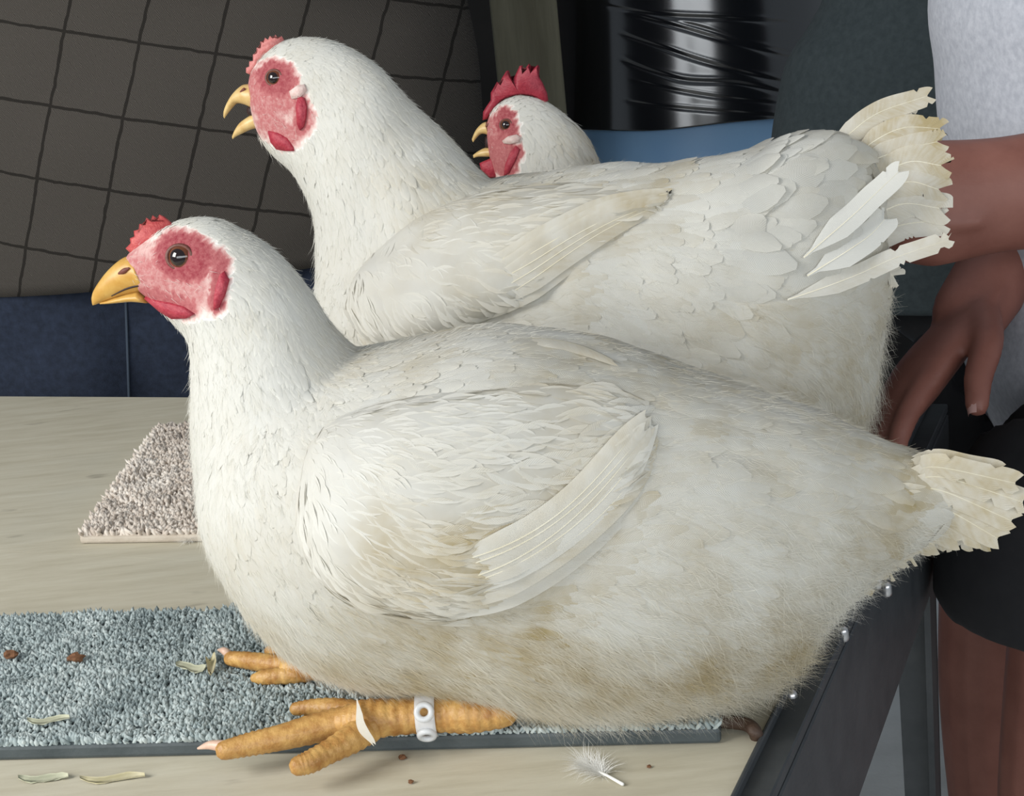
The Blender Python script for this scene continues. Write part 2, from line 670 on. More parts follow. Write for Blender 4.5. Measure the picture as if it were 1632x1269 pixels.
M_PILE_G = pile_mat('grey_pile', (0.22, 0.265, 0.27), (0.37, 0.43, 0.43), (0.52, 0.575, 0.565))
M_PILE_B = pile_mat('beige_pile', (0.48, 0.41, 0.35), (0.66, 0.59, 0.52), (0.80, 0.74, 0.67))
M_RUBBER = simple('dark_rubber', (0.045, 0.058, 0.062), (0.075, 0.09, 0.095), 40, 0.6, 0.2, 300)
M_BACK_B = simple('beige_backing', (0.45, 0.39, 0.32), (0.55, 0.49, 0.41), 60, 0.85, 0.3, 300)

gz = TABLE
gfl, gfr = on_z(0, 1214, gz)[:2], on_z(1150, 1187, gz)[:2]
gdir = (gfr - gfl) / np.linalg.norm(gfr - gfl)
gbl = on_z(0, 978, gz + 0.012)[:2]
gper = np.array([-gdir[1], gdir[0]])
depth_g = float((gbl - gfl) @ gper)
gfl = gfr - gdir * 0.47
carpet('grey_carpet_mat', [gfl, gfr, gfr + gper * depth_g, gfl + gper * depth_g], 0.0085, M_RUBBER, M_PILE_G, 0.0020, 0.0040,
       'long grey-green carpet mat with dark rubber edge under the front hen', 'mat')
bfl, bdl = on_z(128, 868, gz)[:2], on_z(325, 865, gz)[:2]
bbl = on_z(255, 690, gz)[:2]
bd = (bdl - bfl) / np.linalg.norm(bdl - bfl)
carpet('beige_carpet_mat', [bfl, bfl + bd * 0.46, bbl + bd * 0.46, bbl], 0.006, M_BACK_B, M_PILE_B, 0.0028, 0.0058,
       'beige looped carpet mat lying on the table behind the front hen', 'mat')


# ------------------------------------------------------------------ hens
def pillow(pts, thick, at_fn, inset=0.12, side=1):
    """leaf-thin solid with rounded rim over an outline of image points"""
    P = np.array(pts, float)
    n = len(P)
    area2 = sum(P[i][0] * P[(i + 1) % n][1] - P[(i + 1) % n][0] * P[i][1] for i in range(n))
    if area2 < 0:
        P = P[::-1]
    nrm = []
    for i in range(n):
        t = P[(i + 1) % n] - P[i - 1]
        nn = np.array([-t[1], t[0]])
        nrm.append(nn / (np.linalg.norm(nn) + 1e-9))
    nrm = np.array(nrm)
    size = math.sqrt(abs(area2) / 2)
    ins = P + nrm * inset * size * 0.5
    V = [at_fn(q[0], q[1], thick) for q in ins] + [at_fn(q[0], q[1], 0) for q in P] + [at_fn(q[0], q[1], -thick) for q in ins]
    bm = bmesh.new()
    vs = [bm.verts.new(v) for v in V]
    for k in (0, 1):
        for i in range(n):
            j = (i + 1) % n
            bm.faces.new((vs[k * n + i], vs[k * n + j], vs[(k + 1) * n + j], vs[(k + 1) * n + i]))
    caps = [bm.faces.new(vs[:n][::-1]), bm.faces.new(vs[2 * n:])]
    bmesh.ops.triangulate(bm, faces=caps)
    bmesh.ops.recalc_face_normals(bm, faces=bm.faces)
    me = bpy.data.meshes.new('p')
    bm.to_mesh(me)
    bm.free()
    return me


def seg_dist(P, a, b):
    a, b = np.array(a, float), np.array(b, float)
    d = b - a
    t = np.clip(((P - a) @ d) / (d @ d + 1e-9), 0, 1)
    return np.linalg.norm(P - (a + t[:, None] * d), axis=1)


class Hen:
    def __init__(self, pl, s, root, ctrl, stain, face, voxel, seed):
        self.pl, self.s, self.root = pl, s, root
        self.ctrl = np.array(ctrl, float)      # px,py, flow x,y, length,width,lift,hair
        self.stain_c = np.array(stain, float)  # px,py,value
        self.face = face                       # list of (a, b, radius, value)
        self.voxel = voxel
        self.rng = np.random.default_rng(seed)
        self.seed = seed

    def fold(self, P):
        """near-side image position of a point, whichever flank it lies on"""
        P = np.asarray(P, float)
        k = self.pl.lat(P)
        Q = P.copy()
        far = k < 0
        Q[far] = self.pl.mirror(P[far])
        return project(Q)

    def field(self, px):
        d2 = ((px[:, None, :] - self.ctrl[None, :, :2]) ** 2).sum(-1) + 400
        w_ = d2 ** -1.7
        w_ /= w_.sum(1)[:, None]
        return w_ @ self.ctrl[:, 2:]

    def stain(self, px, P=None):
        d2 = ((px[:, None, :] - self.stain_c[None, :, :2]) ** 2).sum(-1) + 1500
        w_ = d2 ** -1.6
        w_ /= w_.sum(1)[:, None]
        v = w_ @ self.stain_c[:, 2]
        if P is not None:
            v = v * (1 + 0.45 * wob(P, 90, self.seed)) + 0.05 * wob(P, 260, self.seed + 1)
        return np.clip(v, 0, 1)

    def red(self, px):
        v = np.zeros(len(px))
        seg_n = 0.0
        for a, b, rad, val, soft in self.face:
            d = seg_dist(px, a, b)
            d = d + 3.2 * np.sin(px[:, 0] * .31 + 1.3 * np.sin(px[:, 1] * .23)) * np.sin(px[:, 1] * .37 + seg_n) + self.rng.normal(0, 1.6, len(px))
            seg_n += 1.7
            v = np.maximum(v, val * np.clip((rad + soft - d) / soft, 0, 1))
        return v

    def body(self, parts, lump=0.0012, lump_f=70, floor_z=None, smooth=10, squeeze=None):
        me = remesh('body', parts, self.voxel, smooth)
        V = verts_of(me)
        N = norms_of(me)
        px = self.fold(V)
        rd = self.red(px)
        size = np.clip(self.field(px)[:, 2] * self.s / 0.02, 0, 1)
        V = V + N * (wob(V, lump_f, self.seed + 5) * lump * size)[:, None]
        if floor_z is not None:
            z = V[:, 2]
            lim = floor_z + 0.012
            V[:, 2] = np.where(z < lim, floor_z + 0.012 * np.exp((z - lim) / 0.012), z)
        me.vertices.foreach_set('co', V.ravel())
        me.update()
        self.bvh = bvh_of(me)
        self.body_me = me
        self.body_data = (V.copy(), norms_of(me).copy(), np.array([tuple(p.vertices)[:4] if len(p.vertices) == 4 else (*p.vertices, p.vertices[-1]) for p in me.polygons]))
        o = finish('body', me, M_BODY, self.root, attrs={'stain': self.stain(px, V), 'red': rd})
        return o

    def hit(self, px, py, bvh=None):
        d = Vector(ray(px, py)).normalized()
        return (bvh or self.bvh).ray_cast(Vector(CAM), d)

    def on_body(self, px, py, off=0.0, bvh=None):
        h = self.hit(px, py, bvh)
        if h[0] is None:
            p = Vector(self.pl.at(px, py))
            h = (bvh or self.bvh).find_nearest(p)
        return np.array(h[0]) + np.array(h[1]) * off, np.array(h[1])

    def sample(self, data, n):
        V, N, Q = data
        a, b, c, d = V[Q[:, 0]], V[Q[:, 1]], V[Q[:, 2]], V[Q[:, 3]]
        ar = np.linalg.norm(np.cross(b - a, c - a), axis=1) * .5 + np.linalg.norm(np.cross(c - a, d - a), axis=1) * .5
        idx = self.rng.choice(len(Q), n, p=ar / ar.sum())
        u, v = self.rng.random(n)[:, None], self.rng.random(n)[:, None]
        P = (a[idx] * (1 - u) + b[idx] * u) * (1 - v) + (d[idx] * (1 - u) + c[idx] * u) * v
        NN = N[Q[idx, 0]]
        return P, NN, ar.sum()

    def feathers(self, name, data, bvh, cover=3.0, mask=None, parent=None, lift_k=1.0, keep_far=0.45, jitter=0.22, nblend=0.55, mat=None, minlen=0, len_k=1.0):
        """overlapping contour feathers that follow the skin; cover = how many lie over each point"""
        P, N, A = self.sample(data, 90000)
        px = self.fold(P)
        fd = self.field(px)
        L, W = fd[:, 2] * self.s, fd[:, 3] * self.s
        want = cover / (L * W * 0.62)                   # feathers per square metre
        prob = want * A / len(P)
        ok = self.rng.random(len(P)) < prob
        ok &= self.red(px) < 0.12
        far = self.pl.lat(P) < -0.012
        ok &= ~(far & (self.rng.random(len(P)) > keep_far))
        if minlen:
            ok &= fd[:, 2] > minlen
        if mask is not None:
            ok &= mask(px, P)
        P, N, px, fd = P[ok], N[ok], px[ok], fd[ok]
        n = len(P)
        j = self.rng.normal(0, jitter, n)
        fx, fy = fd[:, 0], fd[:, 1]
        fx, fy = fx * np.cos(j) - fy * np.sin(j), fx * np.sin(j) + fy * np.cos(j)
        D = RV[None] * fx[:, None] - UV_[None] * fy[:, None]
        L = len_k * fd[:, 2] * self.s * self.rng.uniform(.75, 1.2, n)
        W = fd[:, 3] * self.s * self.rng.uniform(.8, 1.2, n)
        lift = fd[:, 4] * self.s * self.rng.uniform(.5, 1.6, n) * lift_k
        st = self.stain(px, P) * self.rng.uniform(.75, 1.25, n)
        K = 6
        prof = np.array([0.30, 0.72, 0.98, 1.0, 0.78, 0.22])
        hz = np.array([0.0, 0.18, 0.42, 0.66, 0.88, 1.0])
        verts = np.zeros((n, K, 3, 3))
        nor = np.zeros((n, K, 3, 3))
        uv = np.zeros((n, K, 3, 2))
        for i in range(n):
            p = Vector(P[i])
            nn = Vector(N[i])
            d = Vector(D[i])
            d = (d - nn * d.dot(nn))
            if d.length < 1e-6:
                continue
            d.normalize()
            step = L[i] / (K - 1)
            for k in range(K):
                b_ = d.cross(nn)
                h = 0.0003 + lift[i] * hz[k]
                wd = W[i] * 0.5 * prof[k]
                c = p + nn * h
                verts[i, k, 0] = c - b_ * wd - nn * (wd * 0.16)
                verts[i, k, 1] = c + nn * (wd * 0.10)
                verts[i, k, 2] = c + b_ * wd - nn * (wd * 0.16)
                side = 1 - nblend
                nor[i, k, 0] = nn - b_ * side * 0.55 + d * side * 0.25
                nor[i, k, 1] = nn + d * side * 0.25
                nor[i, k, 2] = nn + b_ * side * 0.55 + d * side * 0.25
                if k < K - 1:
                    q = p + d * step
                    r_ = bvh.find_nearest(q)
                    if r_[0] is not None and (r_[0] - q).length < step * 0.9:
                        loc, nn2 = r_[0], r_[1]
                    else:
                        loc, nn2 = q, nn
                    d2 = loc - p
                    if d2.length > 1e-7:
                        d = d2.normalized()
                    nn = (nn * 0.4 + nn2 * 0.6).normalized()
                    d = (d - nn * d.dot(nn)).normalized()
                    p = loc
            uv[i, :, 0, 0], uv[i, :, 1, 0], uv[i, :, 2, 0] = 0, .5, 1
            uv[i, :, :, 1] = np.linspace(0, 1, K)[:, None] * (L[i] / 0.03)
        base = []
        for k in range(K - 1):
            for s_ in (0, 1):
                base.append((k * 3 + s_, k * 3 + s_ + 1, k * 3 + 3 + s_ + 1, k * 3 + 3 + s_))
        Fc = (np.array(base)[None] + (np.arange(n) * K * 3)[:, None, None]).reshape(-1, 4)
        V = verts.reshape(-1, 3)
        nr = nor.reshape(-1, 3)
        nr /= np.linalg.norm(nr, axis=1)[:, None] + 1e-9
        # a feather's cream tint deepens a little towards its tip
        tipst = np.array([.7, .8, .9, 1.0, 1.12, 1.25])
        stv = (st[:, None, None] * tipst[None, :, None] * np.ones((1, 1, 3))).reshape(-1)
        me = bpy.data.meshes.new(name)
        me.from_pydata(V.tolist(), [], Fc.tolist())
        o = finish(name, me, mat or M_FEATHER, self.root, parent, uvs=uv.reshape(-1, 2), attrs={'stain': np.clip(stv, 0, 1)}, normals=nr)
        o['kind'] = 'stuff'
        return o

    def down(self, name, data, count, length=1.0, out=0.22, mask=None, radius=0.00007, droop=0.0, parent=None):
        """soft hair-like barbs standing a little off the skin"""
        P, N, A = self.sample(data, count)
        px = self.fold(P)
        rd_ = self.red(px)
        ok = (rd_ < 0.2) | (self.rng.random(len(P)) < .55 * np.clip(.85 - rd_, 0, 1))
        far = self.pl.lat(P) < -0.02
        ok &= ~(far & (self.rng.random(len(P)) > 0.4))
        if mask is not None:
            ok &= mask(px, P)
        P, N, px = P[ok], N[ok], px[ok]
        fd = self.field(px)
        n = len(P)
        j = self.rng.normal(0, .38, n)
        fx, fy = fd[:, 0], fd[:, 1]
        fx, fy = fx * np.cos(j) - fy * np.sin(j), fx * np.sin(j) + fy * np.cos(j)
        D = RV[None] * fx[:, None] - UV_[None] * fy[:, None]
        D -= N * (D * N).sum(1)[:, None]
        D /= np.linalg.norm(D, axis=1)[:, None] + 1e-9
        Ln = fd[:, 5] * self.s * length * self.rng.uniform(.5, 1.5, n)
        o_ = out * self.rng.uniform(.3, 1.6, n)
        K = 4
        pts = np.zeros((n, K, 3))
        bend = self.rng.normal(0, .18, (n, 3))
        for k in range(K):
            t = k / (K - 1)
            pts[:, k] = P + N * (0.0006 + Ln * o_ * (t - .45 * t * t))[:, None] + D * (Ln * t)[:, None] + bend * (Ln * t * t)[:, None]
            pts[:, k, 2] -= droop * Ln * t * t
        hc = bpy.data.hair_curves.new(name)
        hc.add_curves([K] * n)
        off = np.array(self.root.off)
        hc.position_data.foreach_set('vector', (pts + off).astype(np.float32).ravel())
        ra = hc.attributes.new('radius', 'FLOAT', 'POINT')
        rr = np.tile(np.array([1.0, .85, .55, .12]), n) * radius * np.repeat(self.rng.uniform(.6, 1.3, n), K)
        ra.data.foreach_set('value', rr.astype(np.float32))
        sa = hc.attributes.new('stain', 'FLOAT', 'POINT')
        sa.data.foreach_set('value', np.repeat(self.stain(px, P), K).astype(np.float32))
        hc.materials.append(M_DOWN)
        o = bpy.data.objects.new(name, hc)
        COL.objects.link(o)
        o.parent = parent or self.root.o
        o['kind'] = 'stuff'
        return o

    # ---- single parts
    def quill(self, name, P, width, parent=None, normal=None, split=0.25, cup=0.12, stain=0.2, tip=0.75, nst=44, lean=1.0, round_tip=0.25, label=None):
        """one flight or tail feather along world points P: vane with split barbs and a raised shaft"""
        C = catmull(P, max(2, nst // max(1, len(P) - 1)))
        K = len(C)
        T = np.gradient(C, axis=0)
        T /= np.linalg.norm(T, axis=1)[:, None]
        nrm = np.array(normal if normal is not None else self.pl.n, float)
        V, Nn, uv, st = [], [], [], []
        tt = np.linspace(0, 1, K)
        Lt = np.linalg.norm(np.diff(C, axis=0), axis=1).sum()
        ph = self.rng.uniform(0, 6.28, 4)
        for k, t in enumerate(tt):
            body = min(1.0, (0.10 + (t / 0.30) ** 0.8 * 0.9)) if t < tip else max(0.0, 1 - ((t - tip) / (1 - tip)) ** (1 / max(round_tip, .05))) ** 0.5
            if k == K - 1:
                body = 0.10
            b_ = np.cross(T[k], nrm)
            b_ /= np.linalg.norm(b_) + 1e-9
            nn = np.cross(b_, T[k])
            notch_l = self.rng.uniform(.3, .8) if self.rng.random() < split * (.08 + .5 * max(0, t - .55)) else .06 + .06 * math.sin(t * 17 + ph[0])
            notch_r = self.rng.uniform(.3, .8) if self.rng.random() < split * (.08 + .5 * max(0, t - .55)) else .06 + .06 * math.sin(t * 15 + ph[1])
            age = max(0.0, (t - .35) / .65)
            wl = width * body * (1 - notch_l * age) * 0.5 * (2 - lean)
            wr = width * body * (1 - notch_r * age) * 0.5 * lean
            sweep = T[k] * width * 0.42
            for s_, wd in ((-1, wl), (-.5, wl), (0, 0), (.5, wr), (1, wr)):
                q = C[k] + b_ * s_ * wd + (sweep * abs(s_) if 0 < k < K - 1 else 0) + nn * (-cup * wd * s_ * s_ + (0.0004 if s_ == 0 else 0))
                V.append(q)
                Nn.append(nn * .55 + nrm * .45 + b_ * s_ * cup * 1.2)
                uv.append((0.5 + s_ * 0.5, t * Lt / 0.03))
                st.append(min(1, max(0, stain * (0.6 + 0.8 * t) * self.rng.uniform(.8, 1.2))))
        Fc = []
        for k in range(K - 1):
            for j in range(4):
                Fc.append((k * 5 + j, k * 5 + j + 1, (k + 1) * 5 + j + 1, (k + 1) * 5 + j))
        nv = len(Fc)
        # shaft
        sv, sf = tube(C + nrm * 0.0004, np.linspace(width * 0.024, width * 0.007, K), seg=5, sub=1, dome=False)
        n0 = len(V)
        V = np.vstack([np.array(V), sv])
        Fc += [tuple(i + n0 for i in q) for q in sf]
        uv += [(.5, 0)] * len(sv)
        st += [0.2] * len(sv)
        idx = [0] * nv + [1] * len(sf)
        Nn = np.array(list(Nn) + [nrm] * len(sv))
        Nn /= np.linalg.norm(Nn, axis=1)[:, None] + 1e-9
        o = add_mesh(name, V, Fc, [M_FEATHER, M_SHAFT], self.root, parent, uvs=uv, attrs={'stain': st}, mat_idx=idx, normals=Nn)
        if label:
            o['label'] = label
        return o

    def both(self, name, me_fn, mat, mirror=True):
        """a part on the near flank and its mirror image on the far flank"""
        me = me_fn()
        o = finish(name, me, mat, self.root)
        if mirror:
            V = verts_of(me) - np.array(self.root.off)
            W = self.pl.mirror(V)
            m2 = bpy.data.meshes.new(name)
            m2.from_pydata(W.tolist(), [], [tuple(reversed(p.vertices)) for p in me.polygons])
            finish(name, m2, mat, self.root)
        return o

    def eye(self, px, py, r_px):
        c, n = self.on_body(px, py)
        n = n * .55 + self.pl.n * .45
        n /= np.linalg.norm(n)
        r_ = r_px * self.s
        seg, rg = 20, 12
        for side in (0, 1):
            cc, nn = (c, n) if side == 0 else (self.pl.mirror(c), n - 2 * (n @ self.pl.n) * self.pl.n)
            ctr = cc - nn * r_ * 0.62
            a = np.cross(nn, [0, 0, 1.0])
            a /= np.linalg.norm(a)
            b_ = np.cross(nn, a)
            V, Fc, idx = [ctr + nn * r_ * 1.04], [], []
            for i in range(1, rg + 1):
                ph = math.pi * 0.62 * i / rg
                for j in range(seg):
                    x = 2 * math.pi * j / seg
                    V.append(ctr + r_ * (nn * math.cos(ph) * (1.04 if ph < .5 else 1) + (a * math.cos(x) + b_ * math.sin(x)) * math.sin(ph)))
            for j in range(seg):
                Fc.append((0, 1 + j, 1 + (j + 1) % seg))
                idx.append(1)
            for i in range(rg - 1):
                for j in range(seg):
                    k = (j + 1) % seg
                    Fc.append((1 + i * seg + j, 1 + (i + 1) * seg + j, 1 + (i + 1) * seg + k, 1 + i * seg + k))
                    ph = math.pi * 0.62 * (i + 1.5) / rg
                    idx.append(1 if ph < 0.62 else 0)
            e = add_mesh('eye', V, Fc, [M_IRIS, M_PUPIL], self.root, mat_idx=idx)
            # lid: a soft ring about the eyeball
            ring = []
            for j in range(seg):
                x = 2 * math.pi * j / seg
                ring.append((a * math.cos(x) + b_ * math.sin(x) * .86))
            rr, V2, F2 = r_ * 0.17, [], []
            for j in range(seg):
                q = ctr + nn * r_ * .50 + ring[j] * r_ * 0.98
                for k in range(6):
                    y = 2 * math.pi * k / 6
                    V2.append(q + ring[j] * rr * math.cos(y) + nn * rr * math.sin(y))
            for j in range(seg):
                for k in range(6):
                    j2, k2 = (j + 1) % seg, (k + 1) % 6
                    F2.append((j * 6 + k, j2 * 6 + k, j2 * 6 + k2, j * 6 + k2))
            add_mesh('eyelid', V2, F2, M_EYERIM, self.root, parent=e)

    def lobe(self, name, pts, mat, thick_px, off_px=0.0, mirror=True, inset=.10):
        """fleshy lobe lying on the skin over an outline of image points"""
        def at_fn(x, y, w_):
            p, n = self.on_body(x, y)
            return p + (n * .5 + self.pl.n * .5) * (w_ + off_px * self.s)
        return self.both(name, lambda: pillow(pts, thick_px * self.s, at_fn, inset), mat, mirror)

    def comb(self, pts, mat, thick_px):
        me = pillow(pts, thick_px * self.s, lambda x, y, w_: self.pl.at(x, y, w_), .10)
        return finish('comb', me, mat, self.root)

    def beak(self, name, st, mat, sub=5):
        V, Fc = px_loft(self.pl, st, sub=sub, seg=20)
        return add_mesh(name, V, Fc, mat, self.root)

    def nostril(self, px, py, rx, ry, ang, parent):
        def at_fn(x, y, w_):
            return self.pl.at(x, y, w_)
        # on the beak side
        return None

    def wing(self, outline, centre, thick_px, front=(0, 0), exp=2.6):
        """folded wing: a domed shell that swells off the flank; its mirror image lies on the far flank"""
        ol = catmull(np.vstack([outline, outline[:1]]), 6)[:-1]
        c = np.array(centre, float)
        n = len(ol)
        rings = 16
        V, Fc = [], []
        T = thick_px * self.s
        base = []
        for i in range(rings + 1):
            t = (i / rings)
            for q in ol:
                p2 = c + (q - c) * t
                base.append(p2)
        # depth of the flank under the wing, smoothed
        hits, nor = [], []
        for p2 in base:
            p, nn = self.on_body(p2[0], p2[1])
            hits.append(p)
            nor.append(nn)
        hits, nor = np.array(hits), np.array(nor)
        for i in range(rings + 1):
            t = i / rings
            for j in range(n):
                k = i * n + j
                d = (base[k] - c)
                fr = 1 + 0.75 * np.clip((d @ np.array(front, float)) / 300.0, -0.6, 1)
                hgt = T * fr * max(0.0, 1 - t ** exp) ** 0.62 - (0.004 if i == rings else 0)
                nn = nor[k] * .5 + self.pl.n * .5
                V.append(hits[k] + nn / np.linalg.norm(nn) * hgt)
        V = np.array(V)
        for i in range(rings):
            for j in range(n):
                k = (j + 1) % n
                Fc.append((i * n + j, (i + 1) * n + j, (i + 1) * n + k, i * n + k))
        # smooth the shell a little
        G = V.reshape(rings + 1, n, 3)
        for _ in range(5):
            H = G.copy()
            H[1:-1] = .5 * G[1:-1] + .125 * (G[:-2] + G[2:] + np.roll(G, 1, 1)[1:-1] + np.roll(G, -1, 1)[1:-1])
            H[0] = H[1].mean(0)
            G = H
        V = G.reshape(-1, 3)
        px = self.fold(V)
        st = self.stain(px, V)
        me = bpy.data.meshes.new('wing')
        me.from_pydata(V.tolist(), [], Fc)
        me.update()
        bv = bvh_of(me)
        data = (V.copy(), norms_of(me).copy(), np.array(Fc))
        o = finish('wing', me, M_BODY, self.root, attrs={'stain': st, 'red': np.zeros(len(V))})
        W = self.pl.mirror(V)
        m2 = bpy.data.meshes.new('wing')
        m2.from_pydata(W.tolist(), [], [q[::-1] for q in Fc])
        o2 = finish('wing', m2, M_BODY, self.root, attrs={'stain': st, 'red': np.zeros(len(V))})
        self.wing_bvh, self.wing_data, self.wing_o, self.wing_poly = bv, data, o, ol
        return o

    def in_wing(self, px, shrink=0.86):
        c = self.wing_poly.mean(0)
        poly = c + (self.wing_poly - c) * shrink
        x, y = px[:, 0], px[:, 1]
        ins = np.zeros(len(px), bool)
        for i in range(len(poly)):
            x0, y0 = poly[i - 1]
            x1, y1 = poly[i]
            cross = ((y0 > y) != (y1 > y)) & (x < (x1 - x0) * (y - y0) / (y1 - y0 + 1e-12) + x0)
            ins ^= cross
        return ins

    def path_on(self, pts, off, bvh):
        P = []
        for x, y in catmull(pts, 4):
            h = self.hit(x, y, bvh)
            if h[0] is None:
                h = self.hit(x, y)
            if h[0] is None:
                q = self.pl.at(x, y, 0.03)
                P.append(q)
            else:
                P.append(np.array(h[0]))
        P = np.array(P)
        for _ in range(4):
            P[1:-1] = .5 * P[1:-1] + .25 * (P[:-2] + P[2:])
        d = CAM - P
        d /= np.linalg.norm(d, axis=1)[:, None]
        off = (-0.006 + (off + 0.006) * np.clip(np.linspace(0, 3.2, len(P)), 0, 1))[:, None]
        return P + d * off


def toe(pts, rad, root, name='toe', parent=None, ridge=0.05, n=11, mat=None):
    v, f = tube(pts, rad, seg=14, sub=9, ridge=ridge, ridge_n=n)
    return add_mesh(name, v, f, mat or M_LEG, root, parent)


# ================================================================== hen in front
pl1 = Plane((-0.10, 0.728, 0), 10)
s1 = pl1.scale(700, 800)
MAT_TOP = TABLE + 0.0118
r1 = Root('hen', tuple(pl1.at(700, 1130)[:2]) + (MAT_TOP,), 'white hen sitting in front on grey mat, closed beak, clear band on leg', 'hen', 'white hens on the table')
C1 = [  # px, py, flow, length, width, lift, down
    (245, 372, 1, -.35, 12, 4, .6, 7), (300, 350, 1, -.1, 16, 6, .7, 8), (350, 360, 1, .3, 22, 8, .8, 9), (320, 380, 1, .1, 16, 6, .6, 8),
    (400, 430, .75, .7, 30, 10, 1.0, 12), (470, 480, .5, .95, 44, 13, 1.2, 14), (400, 520, .22, 1, 44, 13, 1.2, 16), (330, 560, .1, 1, 40, 12, 1.2, 18),
    (270, 515, .5, .9, 24, 8, 1, 12), (330, 690, .12, 1, 60, 20, 1.6, 22), (400, 700, .12, 1, 62, 20, 1.6, 20), (520, 560, .5, .9, 55, 16, 1.4, 16), (480, 640, .3, 1, 66, 20, 1.8, 18),
    (350, 840, .3, 1, 70, 26, 2.0, 22), (420, 930, .6, .85, 76, 30, 2.4, 24), (500, 1040, .9, .5, 80, 30, 2.2, 26),
    (640, 1080, 1, .28, 90, 34, 2.2, 30), (800, 1070, .97, .3, 90, 34, 2.2, 34), (820, 1130, .8, .6, 80, 28, 2.2, 42), (950, 1110, .8, .6, 80, 28, 2.4, 44), (1100, 1100, .85, .6, 80, 28, 2.4, 46),
    (1220, 1040, .9, .55, 80, 28, 2.6, 48), (1080, 950, .92, .4, 95, 38, 2.0, 36), (1200, 850, .95, .32, 95, 38, 2.0, 32), (1310, 940, .93, .42, 85, 30, 2.4, 44),
    (1150, 700, 1, .18, 95, 38, 2.2, 24), (1280, 720, 1, .2, 95, 36, 2.2, 22), (1420, 770, 1, .15, 95, 30, 2.0, 22), (1420, 860, 1, .3, 90, 28, 2.0, 34),
    (650, 560, 1, .1, 70, 28, 2.0, 16), (800, 545, 1, .12, 90, 38, 2.4, 18), (950, 570, 1, .15, 95, 40, 2.4, 18), (1080, 610, 1, .18, 95, 40, 2.4, 20),
    (500, 700, .7, .6, 44, 22, 2.2, 12), (600, 660, .85, .3, 48, 26, 2.2, 12), (750, 640, 1, .05, 60, 30, 2.0, 12), (480, 850, .3, .9, 44, 20, 2.0, 14),
    (560, 800, .8, .35, 60, 28, 1.8, 14), (700, 780, 1, -.05, 80, 36, 1.6, 14), (850, 720, 1, -.12, 90, 40, 1.6, 14), (980, 660, 1, -.1, 95, 40, 1.6, 16), (600, 920, .85, .3, 70, 30, 2, 18), (760, 900, 1, -.15, 95, 38, 1.6, 16), (950, 780, .9, -.5, 95, 40, 1.4, 16)]
S1 = [(300, 360, .10), (330, 560, .0), (330, 750, .0), (420, 620, .05), (470, 480, .10), (540, 560, .32), (420, 930, .25), (370, 880, .1), (520, 1060, .55), (460, 1020, .5), (650, 1080, .62), (800, 1120, .62), (950, 1120, .60), (1100, 1100, .62), (1230, 1050, .55),  # values at the nape tint in the shading behind the neck
      (800, 1020, .42), (1000, 980, .16), (1150, 880, .12), (1080, 780, .14), (1250, 780, .25), (1300, 940, .3), (1420, 760, .5), (1480, 850, .4), (1150, 660, .35), (1000, 590, .38), (800, 540, .34), (650, 560, .42),
      (560, 680, .02), (700, 640, .04), (500, 780, .05), (700, 780, .12), (620, 880, .55), (740, 880, .55), (900, 720, .25), (850, 850, .34), (980, 780, .36), (1000, 640, .22), (690, 980, .35), (500, 900, .12)]
FACE1 = [((285, 408), (300, 412), 34, .95, 16), ((330, 402), (352, 416), 8, .80, 14), ((236, 430), (262, 432), 20, .58, 20), ((206, 412), (226, 424), 14, .55, 12), ((222, 402), (236, 394), 8, .40, 10),
         ((250, 455), (300, 462), 26, .55, 24), ((232, 470), (300, 490), 12, .75, 14), ((320, 456), (335, 474), 16, .32, 20), ((296, 446), (318, 446), 12, .22, 18), ((352, 425), (345, 485), 10, .85, 10)]
h1 = Hen(pl1, s1, r1, C1, S1, FACE1, 0.0019, 11)
body1 = [(342, 720, 344, 785, 20), (358, 650, 364, 862, 128), (432, 598, 424, 956, 205), (524, 574, 502, 1024, 250), (640, 551, 614, 1066, 275), (780, 526, 762, 1088, 285),
         (930, 544, 920, 1135, 278), (1080, 588, 1060, 1135, 258), (1210, 628, 1165, 1108, 222), (1310, 665, 1258, 1050, 178), (1385, 700, 1335, 960, 125), (1455, 726, 1425, 890, 78), (1520, 738, 1505, 850, 44), (1560, 750, 1550, 830, 14)]
neck1 = [(198, 408, 212, 444, 12), (213, 396, 224, 466, 24), (236, 380, 240, 478, 33), (262, 363, 256, 494, 42), (294, 350, 278, 512, 50), (340, 349, 304, 540, 60), (396, 375, 312, 570, 72),
         (444, 411, 312, 625, 84), (488, 464, 311, 690, 106), (526, 526, 322, 775, 138), (574, 580, 354, 860, 175), (650, 640, 445, 930, 180), (700, 720, 520, 960, 120)]
h1.body([px_loft(pl1, body1), px_loft(pl1, neck1)], lump=0.0011, floor_z=MAT_TOP, smooth=8)
wing1 = [(462, 840), (470, 760), (495, 690), (560, 648), (650, 625), (760, 612), (900, 596), (1000, 602), (1052, 640), (1062, 690), (1045, 760), (985, 840), (900, 915), (800, 975), (700, 1000), (600, 985), (530, 955), (485, 905)]
h1.wing(wing1, (730, 800), 54, front=(-1, .25))
inw = lambda px, P: ~h1.in_wing(px)
h1.feathers('plumage', h1.body_data, h1.bvh, cover=4.8, mask=inw)
h1.feathers('wing_coverts', h1.wing_data, h1.wing_bvh, cover=3.2, parent=h1.wing_o, keep_far=1, lift_k=.5, nblend=.7)
h1.down('down', h1.body_data, 52000, mask=inw)
h1.down('belly_fluff', h1.body_data, 80000, length=.95, out=.26, droop=.25, mask=lambda px, P: inw(px, P) & (px[:, 1] > 960 - .35 * (px[:, 0] - 900).clip(0)))
h1.down('wing_down', h1.wing_data, 9000, out=.2, parent=h1.wing_o)
